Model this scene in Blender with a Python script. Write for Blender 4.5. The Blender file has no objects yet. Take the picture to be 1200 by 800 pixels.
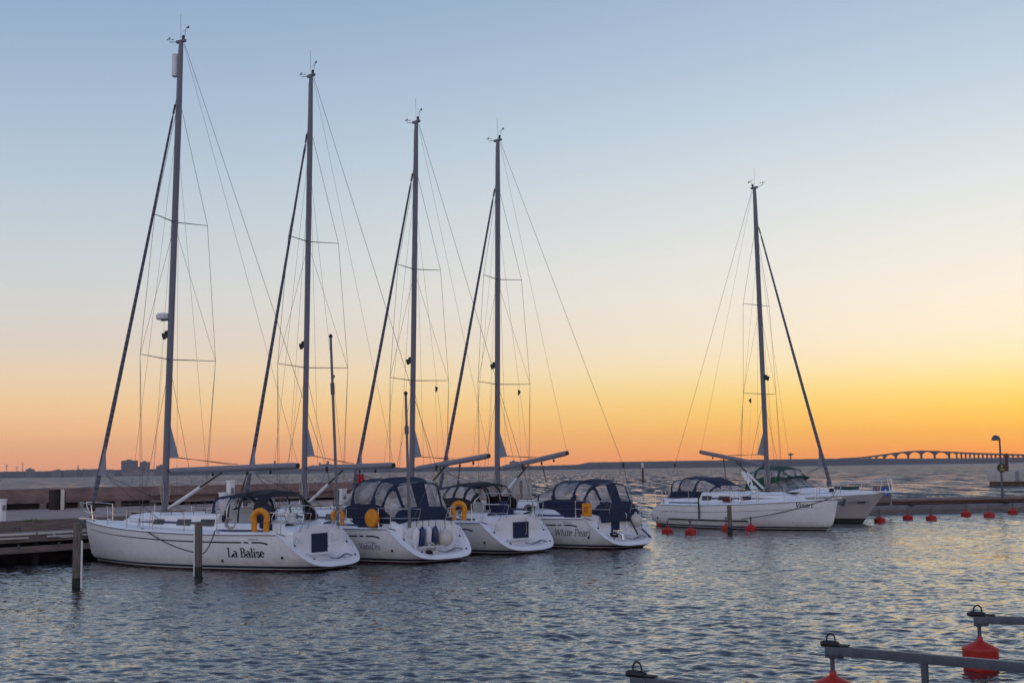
import bpy, bmesh, math, random
import numpy as np
from mathutils import Vector, Matrix
random.seed(7)
scene = bpy.context.scene
COL = scene.collection

# ------------------------------------------------------------------ camera
FPX, CAMH = 1500.0, 2.9
PITCH = math.atan(150.0/FPX); ROLL = math.radians(0.86)
_F = Vector((0, math.cos(PITCH), math.sin(PITCH)))
_R0 = Vector((1, 0, 0)); _U0 = Vector((0, -math.sin(PITCH), math.cos(PITCH)))
_R = _R0*math.cos(ROLL) - _U0*math.sin(ROLL)
_U = _U0*math.cos(ROLL) + _R0*math.sin(ROLL)
cd = bpy.data.cameras.new('camera'); cam = bpy.data.objects.new('camera', cd); COL.objects.link(cam)
cam.matrix_world = Matrix(((_R.x, _U.x, -_F.x, 0), (_R.y, _U.y, -_F.y, 0), (_R.z, _U.z, -_F.z, CAMH), (0, 0, 0, 1)))
cd.sensor_width = 36; cd.lens = 36*FPX/1200; cd.clip_start = 0.2; cd.clip_end = 60000
scene.camera = cam

# ------------------------------------------------------------------ world
SUN_AZ, SUN_EL = 27.0, 2.0
world = bpy.data.worlds.new('World'); scene.world = world; world.use_nodes = True
def lin(c):
    r = []
    for v in c:
        v = v/255.0
        r.append(v/12.92 if v <= 0.04045 else ((v+0.055)/1.055)**2.4)
    return tuple(r)
HAZE, HAZE_FAR, HAZE_TOP = 6.5e-5, 6000.0, 160.0
def beyond_haze(c, el):
    """what the sky must be outside the haze for it to look like c from the harbour"""
    T = math.exp(-HAZE*min(HAZE_FAR, (HAZE_TOP-CAMH)/math.tan(math.radians(max(el, .05)))))
    return tuple(max(0.0, (v-(1-T)*a)/T) for v, a in zip(c, (.43, .28, .30)))
def build_world():
    nt = world.node_tree; nt.nodes.clear(); N = nt.nodes.new; K = nt.links.new
    out = N('ShaderNodeOutputWorld'); tc = N('ShaderNodeTexCoord')
    nrm = N('ShaderNodeVectorMath'); nrm.operation = 'NORMALIZE'; K(tc.outputs['Generated'], nrm.inputs[0])
    sep = N('ShaderNodeSeparateXYZ'); K(nrm.outputs[0], sep.inputs[0])
    def m(op, a, b=None, clamp=False):
        n = N('ShaderNodeMath'); n.operation = op; n.use_clamp = clamp
        for i, v in enumerate((a, b)):
            if v is None: continue
            if isinstance(v, (int, float)): n.inputs[i].default_value = v
            else: K(v, n.inputs[i])
        return n.outputs[0]
    el = m('ARCSINE', sep.outputs[2]); pos = m('SQRT', m('MAXIMUM', m('DIVIDE', el, math.pi/2), 0.0))
    def ramp(stops):
        r = N('ShaderNodeValToRGB'); cr = r.color_ramp; cr.interpolation = 'LINEAR'
        stops = sorted(stops)
        while len(cr.elements) < len(stops): cr.elements.new(0.5)
        for e, (d, c) in zip(cr.elements, stops):
            e.position = math.sqrt(d/90.0); e.color = (*beyond_haze(lin(c), d), 1)
        K(pos, r.inputs[0]); return r.outputs[0]
    left = ramp(SKY_LEFT); right = ramp(SKY_RIGHT); back = ramp(SKY_BACK)
    # azimuth of the direction measured against the sunset glow
    hl = m('SQRT', m('ADD', m('MULTIPLY', sep.outputs[0], sep.outputs[0]), m('MULTIPLY', sep.outputs[1], sep.outputs[1])))
    hl = m('MAXIMUM', hl, 1e-4)
    a = math.radians(SUN_AZ)
    dt = m('DIVIDE', m('ADD', m('MULTIPLY', sep.outputs[0], math.sin(a)), m('MULTIPLY', sep.outputs[1], math.cos(a))), hl)
    ang = m('ARCCOSINE', m('MINIMUM', m('MAXIMUM', dt, -1.0), 1.0))
    def mr(v, a0, a1):
        n = N('ShaderNodeMapRange'); n.interpolation_type = 'SMOOTHSTEP'
        n.inputs['From Min'].default_value = math.radians(a0); n.inputs['From Max'].default_value = math.radians(a1)
        K(v, n.inputs['Value']); return n.outputs[0]
    def mix(f, A, B):
        n = N('ShaderNodeMix'); n.data_type = 'RGBA'; K(f, n.inputs[0]); K(A, n.inputs[6]); K(B, n.inputs[7]); return n.outputs[2]
    c = mix(mr(ang, -6, 52), right, left)
    c = mix(mr(ang, 60, 150), c, back)
    # faint uneven veil of high haze
    nz = N('ShaderNodeTexNoise'); nz.inputs['Scale'].default_value = 2.2; nz.inputs['Detail'].default_value = 3
    mp = N('ShaderNodeMapping'); mp.inputs['Scale'].default_value = (1, 1, 5); K(nrm.outputs[0], mp.inputs[0]); K(mp.outputs[0], nz.inputs['Vector'])
    f = m('ADD', m('MULTIPLY', nz.outputs[0], 0.05), 0.975)
    vm = N('ShaderNodeVectorMath'); vm.operation = 'SCALE'; K(c, vm.inputs[0]); K(f, vm.inputs['Scale'])
    bg = N('ShaderNodeBackground'); K(vm.outputs[0], bg.inputs[0]); bg.inputs[1].default_value = 1.0
    sky = N('ShaderNodeTexSky'); sky.sky_type = 'NISHITA'; sky.sun_disc = False
    sky.sun_elevation = math.radians(SUN_EL); sky.sun_rotation = math.radians(SUN_AZ)
    b2 = N('ShaderNodeBackground'); K(sky.outputs[0], b2.inputs[0]); b2.inputs[1].default_value = 0.005
    ad = N('ShaderNodeAddShader'); K(bg.outputs[0], ad.inputs[0]); K(b2.outputs[0], ad.inputs[1])
    K(ad.outputs[0], out.inputs[0])
SKY_LEFT = [(0, (220,152,130)), (0.7, (233,166,134)), (1.8, (240,184,142)), (3, (240,199,156)), (4.3, (233,207,178)), (5.7, (221,207,195)), (7.5, (212,210,208)), (9.5, (202,208,213)),
            (12, (188,201,213)), (15, (172,191,211)), (18, (158,179,206)), (20.6, (146,169,201)), (30, (136,154,186)), (45, (104,120,154)), (90, (84,100,138))]
SKY_RIGHT = [(0, (236,140,66)), (0.6, (246,160,62)), (1.5, (252,186,70)), (2.6, (254,209,104)), (3.4, (254,222,138)), (4.4, (255,234,184)), (5.6, (254,238,210)), (7.5, (250,239,222)),
             (9.5, (240,236,227)), (12, (226,230,230)), (15, (206,218,228)), (18, (187,205,222)), (20.6, (173,193,215)), (30, (150,168,196)), (45, (110,126,158)), (90, (84,100,138))]
SKY_BACK = [(0, (196,188,202)), (5, (236,224,230)), (12, (242,232,240)), (25, (212,214,236)), (45, (156,174,212)), (90, (80,102,150))]
build_world()
sl = bpy.data.lights.new('sun', 'SUN'); sl.energy = 0.25; sl.angle = math.radians(2); sl.color = (1, 0.55, 0.25)
so = bpy.data.objects.new('sun', sl); COL.objects.link(so)
_a, _e = math.radians(SUN_AZ), math.radians(SUN_EL)
so.rotation_euler = (-Vector((math.sin(_a)*math.cos(_e), math.cos(_a)*math.cos(_e), math.sin(_e)))).to_track_quat('-Z', 'Y').to_euler()
scene.view_settings.view_transform = 'Standard'; scene.view_settings.look = 'None'
scene.cycles.use_denoising = True
scene.view_settings.exposure = 0; scene.view_settings.gamma = 1; scene.view_settings.use_curve_mapping = False

# ------------------------------------------------------------------ helpers
C0 = Vector((0, 0, CAMH))
def at(px, py, z):
    """world point of height z seen at this place of the 1200x800 photograph"""
    d = _F + _R*((px-600)/FPX) - _U*((py-400)/FPX)
    return C0 + d*((z-CAMH)/d.z)
def at_y(px, py, y):
    d = _F + _R*((px-600)/FPX) - _U*((py-400)/FPX)
    return C0 + d*(y/d.y)

class MB:
    def __init__(s): s.v = []; s.f = []; s.smooth = False
    def add(s, vs, fs):
        n = len(s.v); s.v += [tuple(v) for v in vs]; s.f += [tuple(i+n for i in f) for f in fs]; return s
    def box(s, x0, x1, y0, y1, z0, z1, M=None):
        vs = [Vector((x, y, z)) for z in (z0, z1) for y in (y0, y1) for x in (x0, x1)]
        if M: vs = [M @ v for v in vs]
        return s.add(vs, [(0,2,3,1),(4,5,7,6),(0,1,5,4),(2,6,7,3),(0,4,6,2),(1,3,7,5)])
    def tube(s, pts, r, n=8, cap=True, flat=1.0):
        pts = [Vector(p) for p in pts]
        rs = r if isinstance(r, (list, tuple)) else [r]*len(pts)
        vs = []; up = None
        for i, p in enumerate(pts):
            t = (pts[min(i+1, len(pts)-1)] - pts[max(i-1, 0)])
            t = t.normalized() if t.length > 1e-9 else Vector((0,0,1))
            if up is None:
                up = Vector((0,0,1)) if abs(t.z) < 0.9 else Vector((0,1,0))
            a = t.cross(up)
            if a.length < 1e-6: a = t.cross(Vector((1,0,0)))
            a.normalize(); b = t.cross(a).normalized(); up = -b if False else up
            for k in range(n):
                w = 2*math.pi*k/n
                vs.append(p + a*(math.cos(w)*rs[i]) + b*(math.sin(w)*rs[i]*flat))
        fs = []
        for i in range(len(pts)-1):
            for k in range(n):
                fs.append((i*n+k, i*n+(k+1)%n, (i+1)*n+(k+1)%n, (i+1)*n+k))
        if cap: fs += [tuple(range(n))[::-1], tuple((len(pts)-1)*n+k for k in range(n))]
        return s.add(vs, fs)
    def lathe(s, prof, n=20, M=None):
        vs = []
        for r, z in prof:
            for k in range(n):
                w = 2*math.pi*k/n; v = Vector((r*math.cos(w), r*math.sin(w), z)); vs.append(M @ v if M else v)
        fs = [(i*n+k, i*n+(k+1)%n, (i+1)*n+(k+1)%n, (i+1)*n+k) for i in range(len(prof)-1) for k in range(n)]
        if prof[0][0] > 1e-6: fs.append(tuple(range(n))[::-1])
        if prof[-1][0] > 1e-6: fs.append(tuple((len(prof)-1)*n+k for k in range(n)))
        return s.add(vs, fs)
    def grid(s, rows, closed=False, skip=None):
        n = len(rows[0]); vs = [p for r in rows for p in r]; fs = []
        for i in range(len(rows)-1):
            for k in range(n if closed else n-1):
                if skip and skip(i, k): continue
                fs.append((i*n+k, i*n+(k+1)%n, (i+1)*n+(k+1)%n, (i+1)*n+k))
        return s.add(vs, fs)
    def prism(s, poly, d, M=None):
        """poly: 2D points (x,z), extruded along y by d"""
        n = len(poly); vs = [Vector((x, 0, z)) for x, z in poly] + [Vector((x, d, z)) for x, z in poly]
        if M: vs = [M @ v for v in vs]
        return s.add(vs, [tuple(range(n)), tuple(range(2*n-1, n-1, -1))] + [(i, i+n, (i+1)%n+n, (i+1)%n) for i in range(n)])
    def build(s, name, mat, parent=None, smooth=True, bevel=0, solid=0, angle=35):
        me = bpy.data.meshes.new(name); me.from_pydata(s.v, [], s.f)
        bm = bmesh.new(); bm.from_mesh(me)
        bmesh.ops.remove_doubles(bm, verts=bm.verts, dist=1e-5)
        bmesh.ops.recalc_face_normals(bm, faces=bm.faces)
        if bevel:
            es = [e for e in bm.edges if len(e.link_faces) == 2 and e.calc_face_angle() > math.radians(30)]
            bmesh.ops.bevel(bm, geom=es, offset=bevel, segments=2, affect='EDGES', profile=0.7)
        if solid: bmesh.ops.solidify(bm, geom=bm.faces[:], thickness=solid)
        bm.to_mesh(me); bm.free()
        if smooth:
            me.polygons.foreach_set('use_smooth', [True]*len(me.polygons))
            try: me.set_sharp_from_angle(angle=math.radians(angle))
            except Exception: pass
        o = bpy.data.objects.new(name, me); COL.objects.link(o)
        if mat is not None:
            for m_ in (mat if isinstance(mat, (list, tuple)) else [mat]): me.materials.append(m_)
        if parent is not None: o.parent = parent
        return o
def tag(o, label=None, cat=None, group=None, kind=None):
    if label: o['label'] = label
    if cat: o['category'] = cat
    if group: o['group'] = group
    if kind: o['kind'] = kind
    return o
def empty(name, loc, rz=0, label=None, cat=None, group=None):
    o = bpy.data.objects.new(name, None); COL.objects.link(o); o.location = loc; o.rotation_euler = (0, 0, rz)
    o.empty_display_size = 0.2
    return tag(o, label, cat, group)
def copy_tree(o, parent=None):
    c = o.copy(); COL.objects.link(c)
    if parent is not None: c.parent = parent
    for ch in list(o.children): copy_tree(ch, c)
    return c
def quad(a, b, c, d): return MB().add([a, b, c, d], [(0, 1, 2, 3)])

# ------------------------------------------------------------------ materials
def mat(name, col, rough=0.5, metal=0.0, var=0.12, scale=3.0, bump=0.0, bscale=30.0, coat=0.0, stretch=(1,1,1), col2=None, spec=0.5, emit=None):
    m = bpy.data.materials.new(name); m.use_nodes = True; nt = m.node_tree; N = nt.nodes.new; K = nt.links.new
    p = nt.nodes['Principled BSDF']; p.inputs['Roughness'].default_value = rough; p.inputs['Metallic'].default_value = metal
    p.inputs['Specular IOR Level'].default_value = spec; p.inputs['Coat Weight'].default_value = coat
    tc = N('ShaderNodeTexCoord'); mp = N('ShaderNodeMapping'); mp.inputs['Scale'].default_value = stretch
    K(tc.outputs['Object'], mp.inputs[0])
    nz = N('ShaderNodeTexNoise'); nz.inputs['Scale'].default_value = scale; nz.inputs['Detail'].default_value = 6; nz.inputs['Roughness'].default_value = 0.65
    K(mp.outputs[0], nz.inputs['Vector'])
    cr = N('ShaderNodeValToRGB'); cr.color_ramp.elements[0].position = 0.3; cr.color_ramp.elements[1].position = 0.7
    a = tuple(max(0, c*(1-var)) for c in col); b = tuple(min(1, c*(1+var)) for c in (col2 or col))
    cr.color_ramp.elements[0].color = (*a, 1); cr.color_ramp.elements[1].color = (*b, 1)
    K(nz.outputs[0], cr.inputs[0]); K(cr.outputs[0], p.inputs['Base Color'])
    if bump:
        n2 = N('ShaderNodeTexNoise'); n2.inputs['Scale'].default_value = bscale; n2.inputs['Detail'].default_value = 5; K(mp.outputs[0], n2.inputs['Vector'])
        bp = N('ShaderNodeBump'); bp.inputs['Strength'].default_value = bump; bp.inputs['Distance'].default_value = 0.02
        K(n2.outputs[0], bp.inputs['Height']); K(bp.outputs[0], p.inputs['Normal'])
    if emit:
        p.inputs['Emission Color'].default_value = (*emit[0], 1); p.inputs['Emission Strength'].default_value = emit[1]
    return m
def vinyl(name, tint, a=0.25, rough=0.12):
    """clear flexible window: mostly see-through, a little milky, reflecting"""
    m = bpy.data.materials.new(name); m.use_nodes = True; nt = m.node_tree; nt.nodes.clear(); N = nt.nodes.new; K = nt.links.new
    o = N('ShaderNodeOutputMaterial'); t = N('ShaderNodeBsdfTransparent'); t.inputs[0].default_value = (*tint, 1)
    p = N('ShaderNodeBsdfPrincipled'); p.inputs['Base Color'].default_value = (0.75, 0.72, 0.74, 1); p.inputs['Roughness'].default_value = rough
    mx = N('ShaderNodeMixShader'); tc = N('ShaderNodeTexCoord'); nz = N('ShaderNodeTexNoise'); nz.inputs['Scale'].default_value = 3; nz.inputs['Detail'].default_value = 3
    K(tc.outputs['Object'], nz.inputs['Vector'])
    mr = N('ShaderNodeMapRange'); mr.inputs['From Min'].default_value = 0.35; mr.inputs['From Max'].default_value = 0.7
    mr.inputs['To Min'].default_value = a*0.6; mr.inputs['To Max'].default_value = a*1.5; K(nz.outputs[0], mr.inputs['Value'])
    bp = N('ShaderNodeBump'); bp.inputs['Strength'].default_value = 0.35; bp.inputs['Distance'].default_value = 0.05; K(nz.outputs[0], bp.inputs['Height']); K(bp.outputs[0], p.inputs['Normal'])
    K(mr.outputs[0], mx.inputs[0]); K(t.outputs[0], mx.inputs[1]); K(p.outputs[0], mx.inputs[2]); K(mx.outputs[0], o.inputs[0])
    return m
def hull_mat(name, top, bands):
    """gelcoat with waterline bands by height in the boat's own coordinates: bands = [(z, colour), ...]"""
    m = mat(name, top, 0.28, var=0.05, scale=1.5, coat=0.15); nt = m.node_tree; N = nt.nodes.new; K = nt.links.new
    p = nt.nodes['Principled BSDF']; src = p.inputs['Base Color'].links[0].from_socket
    tc = N('ShaderNodeTexCoord'); sp = N('ShaderNodeSeparateXYZ'); K(tc.outputs['Object'], sp.inputs[0])
    # rain streaks and scum on the topsides
    mp = N('ShaderNodeMapping'); mp.inputs['Scale'].default_value = (7, 7, 0.5); K(tc.outputs['Object'], mp.inputs[0])
    nz = N('ShaderNodeTexNoise'); nz.inputs['Scale'].default_value = 2; nz.inputs['Detail'].default_value = 5; K(mp.outputs[0], nz.inputs['Vector'])
    st = N('ShaderNodeMapRange'); st.inputs['From Min'].default_value = 0.5; st.inputs['From Max'].default_value = 0.8; st.inputs['To Max'].default_value = 0.22; K(nz.outputs[0], st.inputs['Value'])
    mx = N('ShaderNodeMix'); mx.data_type = 'RGBA'; K(st.outputs[0], mx.inputs[0]); K(src, mx.inputs[6]); mx.inputs[7].default_value = (0.42, 0.38, 0.32, 1)
    cur = mx.outputs[2]
    # tide scum: a brownish film thinning out above the waterline, ragged at its upper edge
    n3 = N('ShaderNodeTexNoise'); n3.inputs['Scale'].default_value = 5; n3.inputs['Detail'].default_value = 6; K(tc.outputs['Object'], n3.inputs['Vector'])
    ad = N('ShaderNodeMath'); ad.operation = 'MULTIPLY_ADD'; ad.inputs[1].default_value = -0.5; K(n3.outputs[0], ad.inputs[0]); K(sp.outputs[2], ad.inputs[2])
    sm = N('ShaderNodeMapRange'); sm.inputs['From Min'].default_value = -0.13; sm.inputs['From Max'].default_value = 0.22; sm.inputs['To Min'].default_value = 0.4; sm.inputs['To Max'].default_value = 0.0; K(ad.outputs[0], sm.inputs['Value'])
    sx = N('ShaderNodeMix'); sx.data_type = 'RGBA'; K(sm.outputs[0], sx.inputs[0]); K(cur, sx.inputs[6]); sx.inputs[7].default_value = (0.36, 0.31, 0.24, 1); cur = sx.outputs[2]
    for z, c in bands:
        lt = N('ShaderNodeMath'); lt.operation = 'LESS_THAN'; lt.inputs[1].default_value = z; K(sp.outputs[2], lt.inputs[0])
        q = N('ShaderNodeMix'); q.data_type = 'RGBA'; K(lt.outputs[0], q.inputs[0]); K(cur, q.inputs[6]); q.inputs[7].default_value = (*c, 1); cur = q.outputs[2]
    K(cur, p.inputs['Base Color']); return m
NAVY = (0.012, 0.018, 0.05)
M = dict(
    hull=hull_mat('white_gelcoat', (0.8,0.79,0.8), [(0.155, NAVY), (0.085, (0.7,0.68,0.68)), (0.055, (0.05,0.012,0.012))]),
    hull_cream=hull_mat('cream_gelcoat', (0.5,0.46,0.47), [(0.26, (0.03,0.03,0.035)), (0.05, (0.02,0.02,0.02))]),
    deck=mat('deck_gelcoat', (0.8,0.82,0.86), 0.4, var=0.05, scale=4, bump=0.05),
    rim=mat('transom_gelcoat', (0.78,0.79,0.84), 0.3, var=0.04, scale=3),
    glass=mat('dark_window', (0.015,0.02,0.03), 0.08, var=0.1),
    navy=mat('navy_canvas', (0.011,0.018,0.055), 0.85, var=0.3, scale=5, bump=0.5, bscale=14),
    black=mat('black_canvas', (0.012,0.012,0.018), 0.8, var=0.3, bump=0.4, bscale=14),
    green=mat('green_canvas', (0.008,0.06,0.045), 0.8, var=0.25, bump=0.4, bscale=14),
    clear=vinyl('clear_vinyl', (0.92,0.88,0.86), 0.32),
    screen=vinyl('tinted_screen', (0.5,0.55,0.58), 0.25, 0.04),
    alu=mat('anodised_aluminium', (0.15,0.155,0.195), 0.5, 0.2, var=0.08, scale=2, stretch=(1,1,0.3)),
    boomalu=mat('pale_boom_aluminium', (0.2,0.205,0.25), 0.5, 0.15),
    darkalu=mat('dark_aluminium', (0.1,0.1,0.13), 0.4, 0.5),
    steel=mat('stainless_steel', (0.7,0.7,0.72), 0.2, 0.9, var=0.05),
    wire=mat('rigging_wire', (0.12,0.115,0.12), 0.45, 0.6),
    sail=mat('furled_sailcloth', (0.26,0.27,0.32), 0.85, var=0.1, scale=6, bump=0.6, bscale=9, stretch=(1,1,3)),
    uv=mat('dark_sail_strip', (0.06,0.07,0.13), 0.85, var=0.25, scale=9, bump=0.6, bscale=9, stretch=(1,1,3)),
    yellow=mat('yellow_cover', (0.76,0.28,0.008), 0.6, var=0.15, scale=6, bump=0.3),
    orange=mat('orange_strap', (0.6,0.14,0.02), 0.6),
    white=mat('white_plastic', (0.75,0.75,0.78), 0.4, var=0.05),
    cream=mat('cream_plastic', (0.6,0.55,0.5), 0.5, var=0.08),
    rubber=mat('black_rubber', (0.015,0.015,0.018), 0.6, var=0.3),
    rope=mat('pale_rope', (0.42,0.38,0.34), 0.9, bump=0.6, bscale=60),
    darkrope=mat('dark_rope', (0.02,0.02,0.03), 0.9, bump=0.6, bscale=60),
    paint=mat('navy_lettering', (0.012,0.014,0.03), 0.4, var=0.05),
    greypaint=mat('grey_lettering', (0.2,0.2,0.24), 0.4, var=0.05),
    teak=mat('teak', (0.22,0.13,0.08), 0.7, var=0.25, scale=8, stretch=(1,8,8)),
    red=mat('red_buoy_paint', (0.42,0.018,0.012), 0.5, var=0.2, scale=5, bump=0.15, bscale=12),
    galv=mat('galvanised_steel', (0.085,0.1,0.13), 0.5, 0.3, var=0.25, scale=6, bump=0.15),
    wood=mat('weathered_timber', (0.21,0.16,0.145), 0.85, var=0.4, scale=3, bump=0.8, bscale=12, stretch=(0.6,0.6,6)),
    pile=mat('weathered_pile', (0.09,0.075,0.065), 0.85, var=0.5, scale=6, bump=1.0, bscale=14, stretch=(5,5,0.6), col2=(0.16,0.14,0.12)),
    paleconc=mat('pale_concrete', (0.42,0.4,0.39), 0.9, var=0.2, scale=1.5, bump=0.4),
    conc=mat('quay_concrete', (0.33,0.25,0.24), 0.9, var=0.3, scale=0.6, bump=0.5, bscale=5),
    wall=mat('breakwater_concrete', (0.23,0.155,0.14), 0.95, var=0.45, scale=0.9, bump=0.8, bscale=6, stretch=(1,1,3)),
    dark=mat('void_shade_black', (0.03,0.022,0.02), 0.9, var=0.4),  # near-black colour carries the shade of voids and openings
    skin=mat('skin', (0.5,0.3,0.22), 0.6), redcloth=mat('red_jacket_cloth', (0.45,0.03,0.025), 0.8, bump=0.4),
    darkcloth=mat('dark_trouser_cloth', (0.02,0.022,0.03), 0.85), hair=mat('brown_hair', (0.05,0.03,0.02), 0.8),
    lamp=mat('lit_yellow_lamp', (0.8,0.5,0.1), 0.4, emit=((1.0,0.62,0.12), 0.9)),
)
# ------------------------------------------------------------------ water, land
def water_material():
    """sea water; ripples too fine for the mesh tilt the normal by a noise field in world metres, rougher outside the harbour"""
    m = bpy.data.materials.new('sea_water'); m.use_nodes = True; nt = m.node_tree; N = nt.nodes.new; K = nt.links.new
    p = nt.nodes['Principled BSDF']; p.inputs['Base Color'].default_value = (0.010, 0.013, 0.02, 1)
    p.inputs['Roughness'].default_value = 0.05; p.inputs['IOR'].default_value = 2.2
    tc = N('ShaderNodeTexCoord'); geo = N('ShaderNodeNewGeometry')
    def vm(op, a, b=None, s=None):
        n = N('ShaderNodeVectorMath'); n.operation = op; K(a, n.inputs[0])
        if b is not None:
            if isinstance(b, tuple): n.inputs[1].default_value = b
            else: K(b, n.inputs[1])
        if s is not None:
            if isinstance(s, float): n.inputs['Scale'].default_value = s
            else: K(s, n.inputs['Scale'])
        return n.outputs[0]
    sp = N('ShaderNodeSeparateXYZ'); K(tc.outputs['Object'], sp.inputs[0])
    mr = N('ShaderNodeMapRange'); mr.interpolation_type = 'SMOOTHSTEP'; mr.inputs['From Min'].default_value = 48; mr.inputs['From Max'].default_value = 105
    K(sp.outputs[1], mr.inputs['Value']); far = mr.outputs[0]
    def field(scale, detail, rough, stretch, amp0, amp1):
        mp = N('ShaderNodeMapping'); mp.inputs['Scale'].default_value = stretch; mp.inputs['Rotation'].default_value = (0, 0, 0.15); K(tc.outputs['Object'], mp.inputs[0])
        n = N('ShaderNodeTexNoise'); n.inputs['Scale'].default_value = scale; n.inputs['Detail'].default_value = detail; n.inputs['Roughness'].default_value = rough; n.inputs['Distortion'].default_value = .2
        K(mp.outputs[0], n.inputs['Vector'])
        c = vm('SUBTRACT', n.outputs['Color'], (.5, .5, .5)); c = vm('MULTIPLY', c, (.75, 1.25, 0))
        a = N('ShaderNodeMapRange'); a.inputs['To Min'].default_value = amp0; a.inputs['To Max'].default_value = amp1; K(far, a.inputs['Value'])
        return vm('SCALE', c, s=a.outputs[0])
    v = vm('ADD', field(7.5, 3, .64, (.6, 1.4, 1), FINE_NEAR, 1.0), field(.55, 5, .72, (.4, 1.3, 1), .25, 1.5))
    v = vm('ADD', v, field(1.0, 4, .65, (.9, .07, 1), .12, 2.3))
    # added normal bias towards the harbour makes the water mirror higher, bluer sky
    bi = N('ShaderNodeCombineXYZ'); bm_ = N('ShaderNodeMath'); bm_.operation = 'MULTIPLY_ADD'; bm_.inputs[2].default_value = -0.04; bm_.inputs[1].default_value = -0.32; K(far, bm_.inputs[0]); K(bm_.outputs[0], bi.inputs[1])
    v = vm('ADD', v, bi.outputs[0])
    nn = vm('NORMALIZE', vm('ADD', geo.outputs['Normal'], v)); K(nn, p.inputs['Normal'])
    return m
FINE_NEAR = 0.95; WAVE_SLOPE = 0.14
M['water'] = water_material()
def wave_height(X, Y, dr):
    rng = np.random.RandomState(3); Z = np.zeros_like(X); n = 64
    lam = np.exp(np.linspace(math.log(0.17), math.log(1.9), n))
    R_ = np.hypot(X, Y)
    # rougher beyond the breakwater and the pontoon
    open_ = 1/(1+np.exp(-(Y - 82)/6.0))
    amp_f = 1 + 1.1*open_
    gust = 1 + 0.3*np.sin(X*0.31-1.1+Y*.12)*np.cos(Y*0.21) + 0.35*np.sin(X*0.13+0.7)*np.sin(Y*0.09+0.3*np.sin(X*0.05)) 
    for i, l in enumerate(lam):
        k = 2*math.pi/l; th = math.radians(96 + rng.normal(0, 36)); ph = rng.uniform(0, 6.28)
        w = (1.0 if l < .42 else (.42/l)**1.15)
        a = WAVE_SLOPE*w/k*math.sqrt(2.0/n)*1.25
        fade = np.clip((l/dr - 2.5)/2.0, 0, 1)
        Z += a*fade*(np.sin(k*(X*math.cos(th)+Y*math.sin(th)) + ph + 0.8*np.sin(0.31*k*(X*math.sin(th)-Y*math.cos(th)) + 2*ph)))
    return Z*amp_f*gust
def build_water():
    nr, nc = 1500, 1000
    r = 5.0*np.exp(np.linspace(0, math.log(24000/5.0), nr)); 
    # spend rows where the picture looks: equal steps in image height, blended
    t = np.linspace(0, 1, nr); dep = (1-t)*math.atan(CAMH/5.0) + t*math.atan(CAMH/1400.0)
    r1 = CAMH/np.tan(dep); r2 = np.exp(np.linspace(math.log(5.0), math.log(1400.0), nr))
    r = np.exp(0.5*np.log(r1)+0.5*np.log(r2)); r[-1] = 40000
    az = np.radians(np.linspace(-44, 44, nc))
    Rr, Az = np.meshgrid(r, az, indexing='ij'); X = Rr*np.sin(Az); Y = Rr*np.cos(Az)
    dr = np.maximum(np.gradient(r)[:, None]*np.ones_like(X), Rr*(az[1]-az[0]))
    Z = wave_height(X, Y, dr); Z[-1, :] = 0
    co = np.stack([X, Y, Z], -1).reshape(-1, 3).astype(np.float32)
    idx = np.arange(nr*nc).reshape(nr, nc)
    q = np.stack([idx[:-1, :-1], idx[:-1, 1:], idx[1:, 1:], idx[1:, :-1]], -1).reshape(-1, 4)[:, ::-1]
    me = bpy.data.meshes.new('water'); me.vertices.add(len(co)); me.vertices.foreach_set('co', co.ravel())
    me.loops.add(q.size); me.loops.foreach_set('vertex_index', q.ravel().astype(np.int32))
    me.polygons.add(len(q)); me.polygons.foreach_set('loop_start', (np.arange(len(q))*4).astype(np.int32))
    me.polygons.foreach_set('loop_total', np.full(len(q), 4, dtype=np.int32)); me.polygons.foreach_set('use_smooth', np.ones(len(q), dtype=bool))
    me.update(); me.validate()
    o = bpy.data.objects.new('water', me); COL.objects.link(o); me.materials.append(M['water']); tag(o, kind='structure')
    # the rest of the harbour, to the sides and behind
    b = MB(); b.add([(-40000,-40000,-0.35),(40000,-40000,-0.35),(40000,40000,-0.35),(-40000,40000,-0.35)], [(0,1,2,3)])
    tag(b.build('water', M['water'], smooth=False), kind='structure')
build_water()

M['land'] = mat('far_wooded_shore', (0.06,0.06,0.075), 1.0, var=0.25, scale=0.01, spec=0.1)
M['city'] = mat('far_city_render', (0.16,0.16,0.18), 1.0, var=0.2, scale=0.02, spec=0.1)
M['citypale'] = mat('far_pale_render', (0.3,0.26,0.28), 1.0, var=0.2, scale=0.03, spec=0.1)
M['bridge'] = mat('bridge_concrete', (0.09,0.065,0.07), 0.9, var=0.1, scale=0.01)
LANDY = 4200.0
def px2(px, py, y=LANDY): return at_y(px, py, y)
def shore(name, pts, y, mat_, depth=260, rough=1.0, seed=1):
    """ridge of trees and fields: top profile given as photo points, with real depth"""
    rnd = random.Random(seed); rows = []
    P = []
    for (a, b) in zip(pts[:-1], pts[1:]):
        n = max(2, int((b[0]-a[0])/1.3))
        for i in range(n):
            t = i/n; P.append((a[0]+(b[0]-a[0])*t, a[1]+(b[1]-a[1])*t))
    P.append(pts[-1])
    front, crest, back = [], [], []
    for px, py in P:
        c = px2(px, py + rnd.uniform(-0.35, 0.45)*rough, y); 
        front.append((c.x, y-depth*0.6, -1)); crest.append((c.x, y, max(c.z, 2))); back.append((c.x*1.1, y+depth*2, -1))
    mid = [((f[0]+c[0])/2, y-depth*0.42, c[2]*0.72) for f, c in zip(front, crest)]
    b = MB(); b.grid([front, mid, crest, back])
    return tag(b.build(name, mat_, smooth=False), kind='structure')
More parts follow.
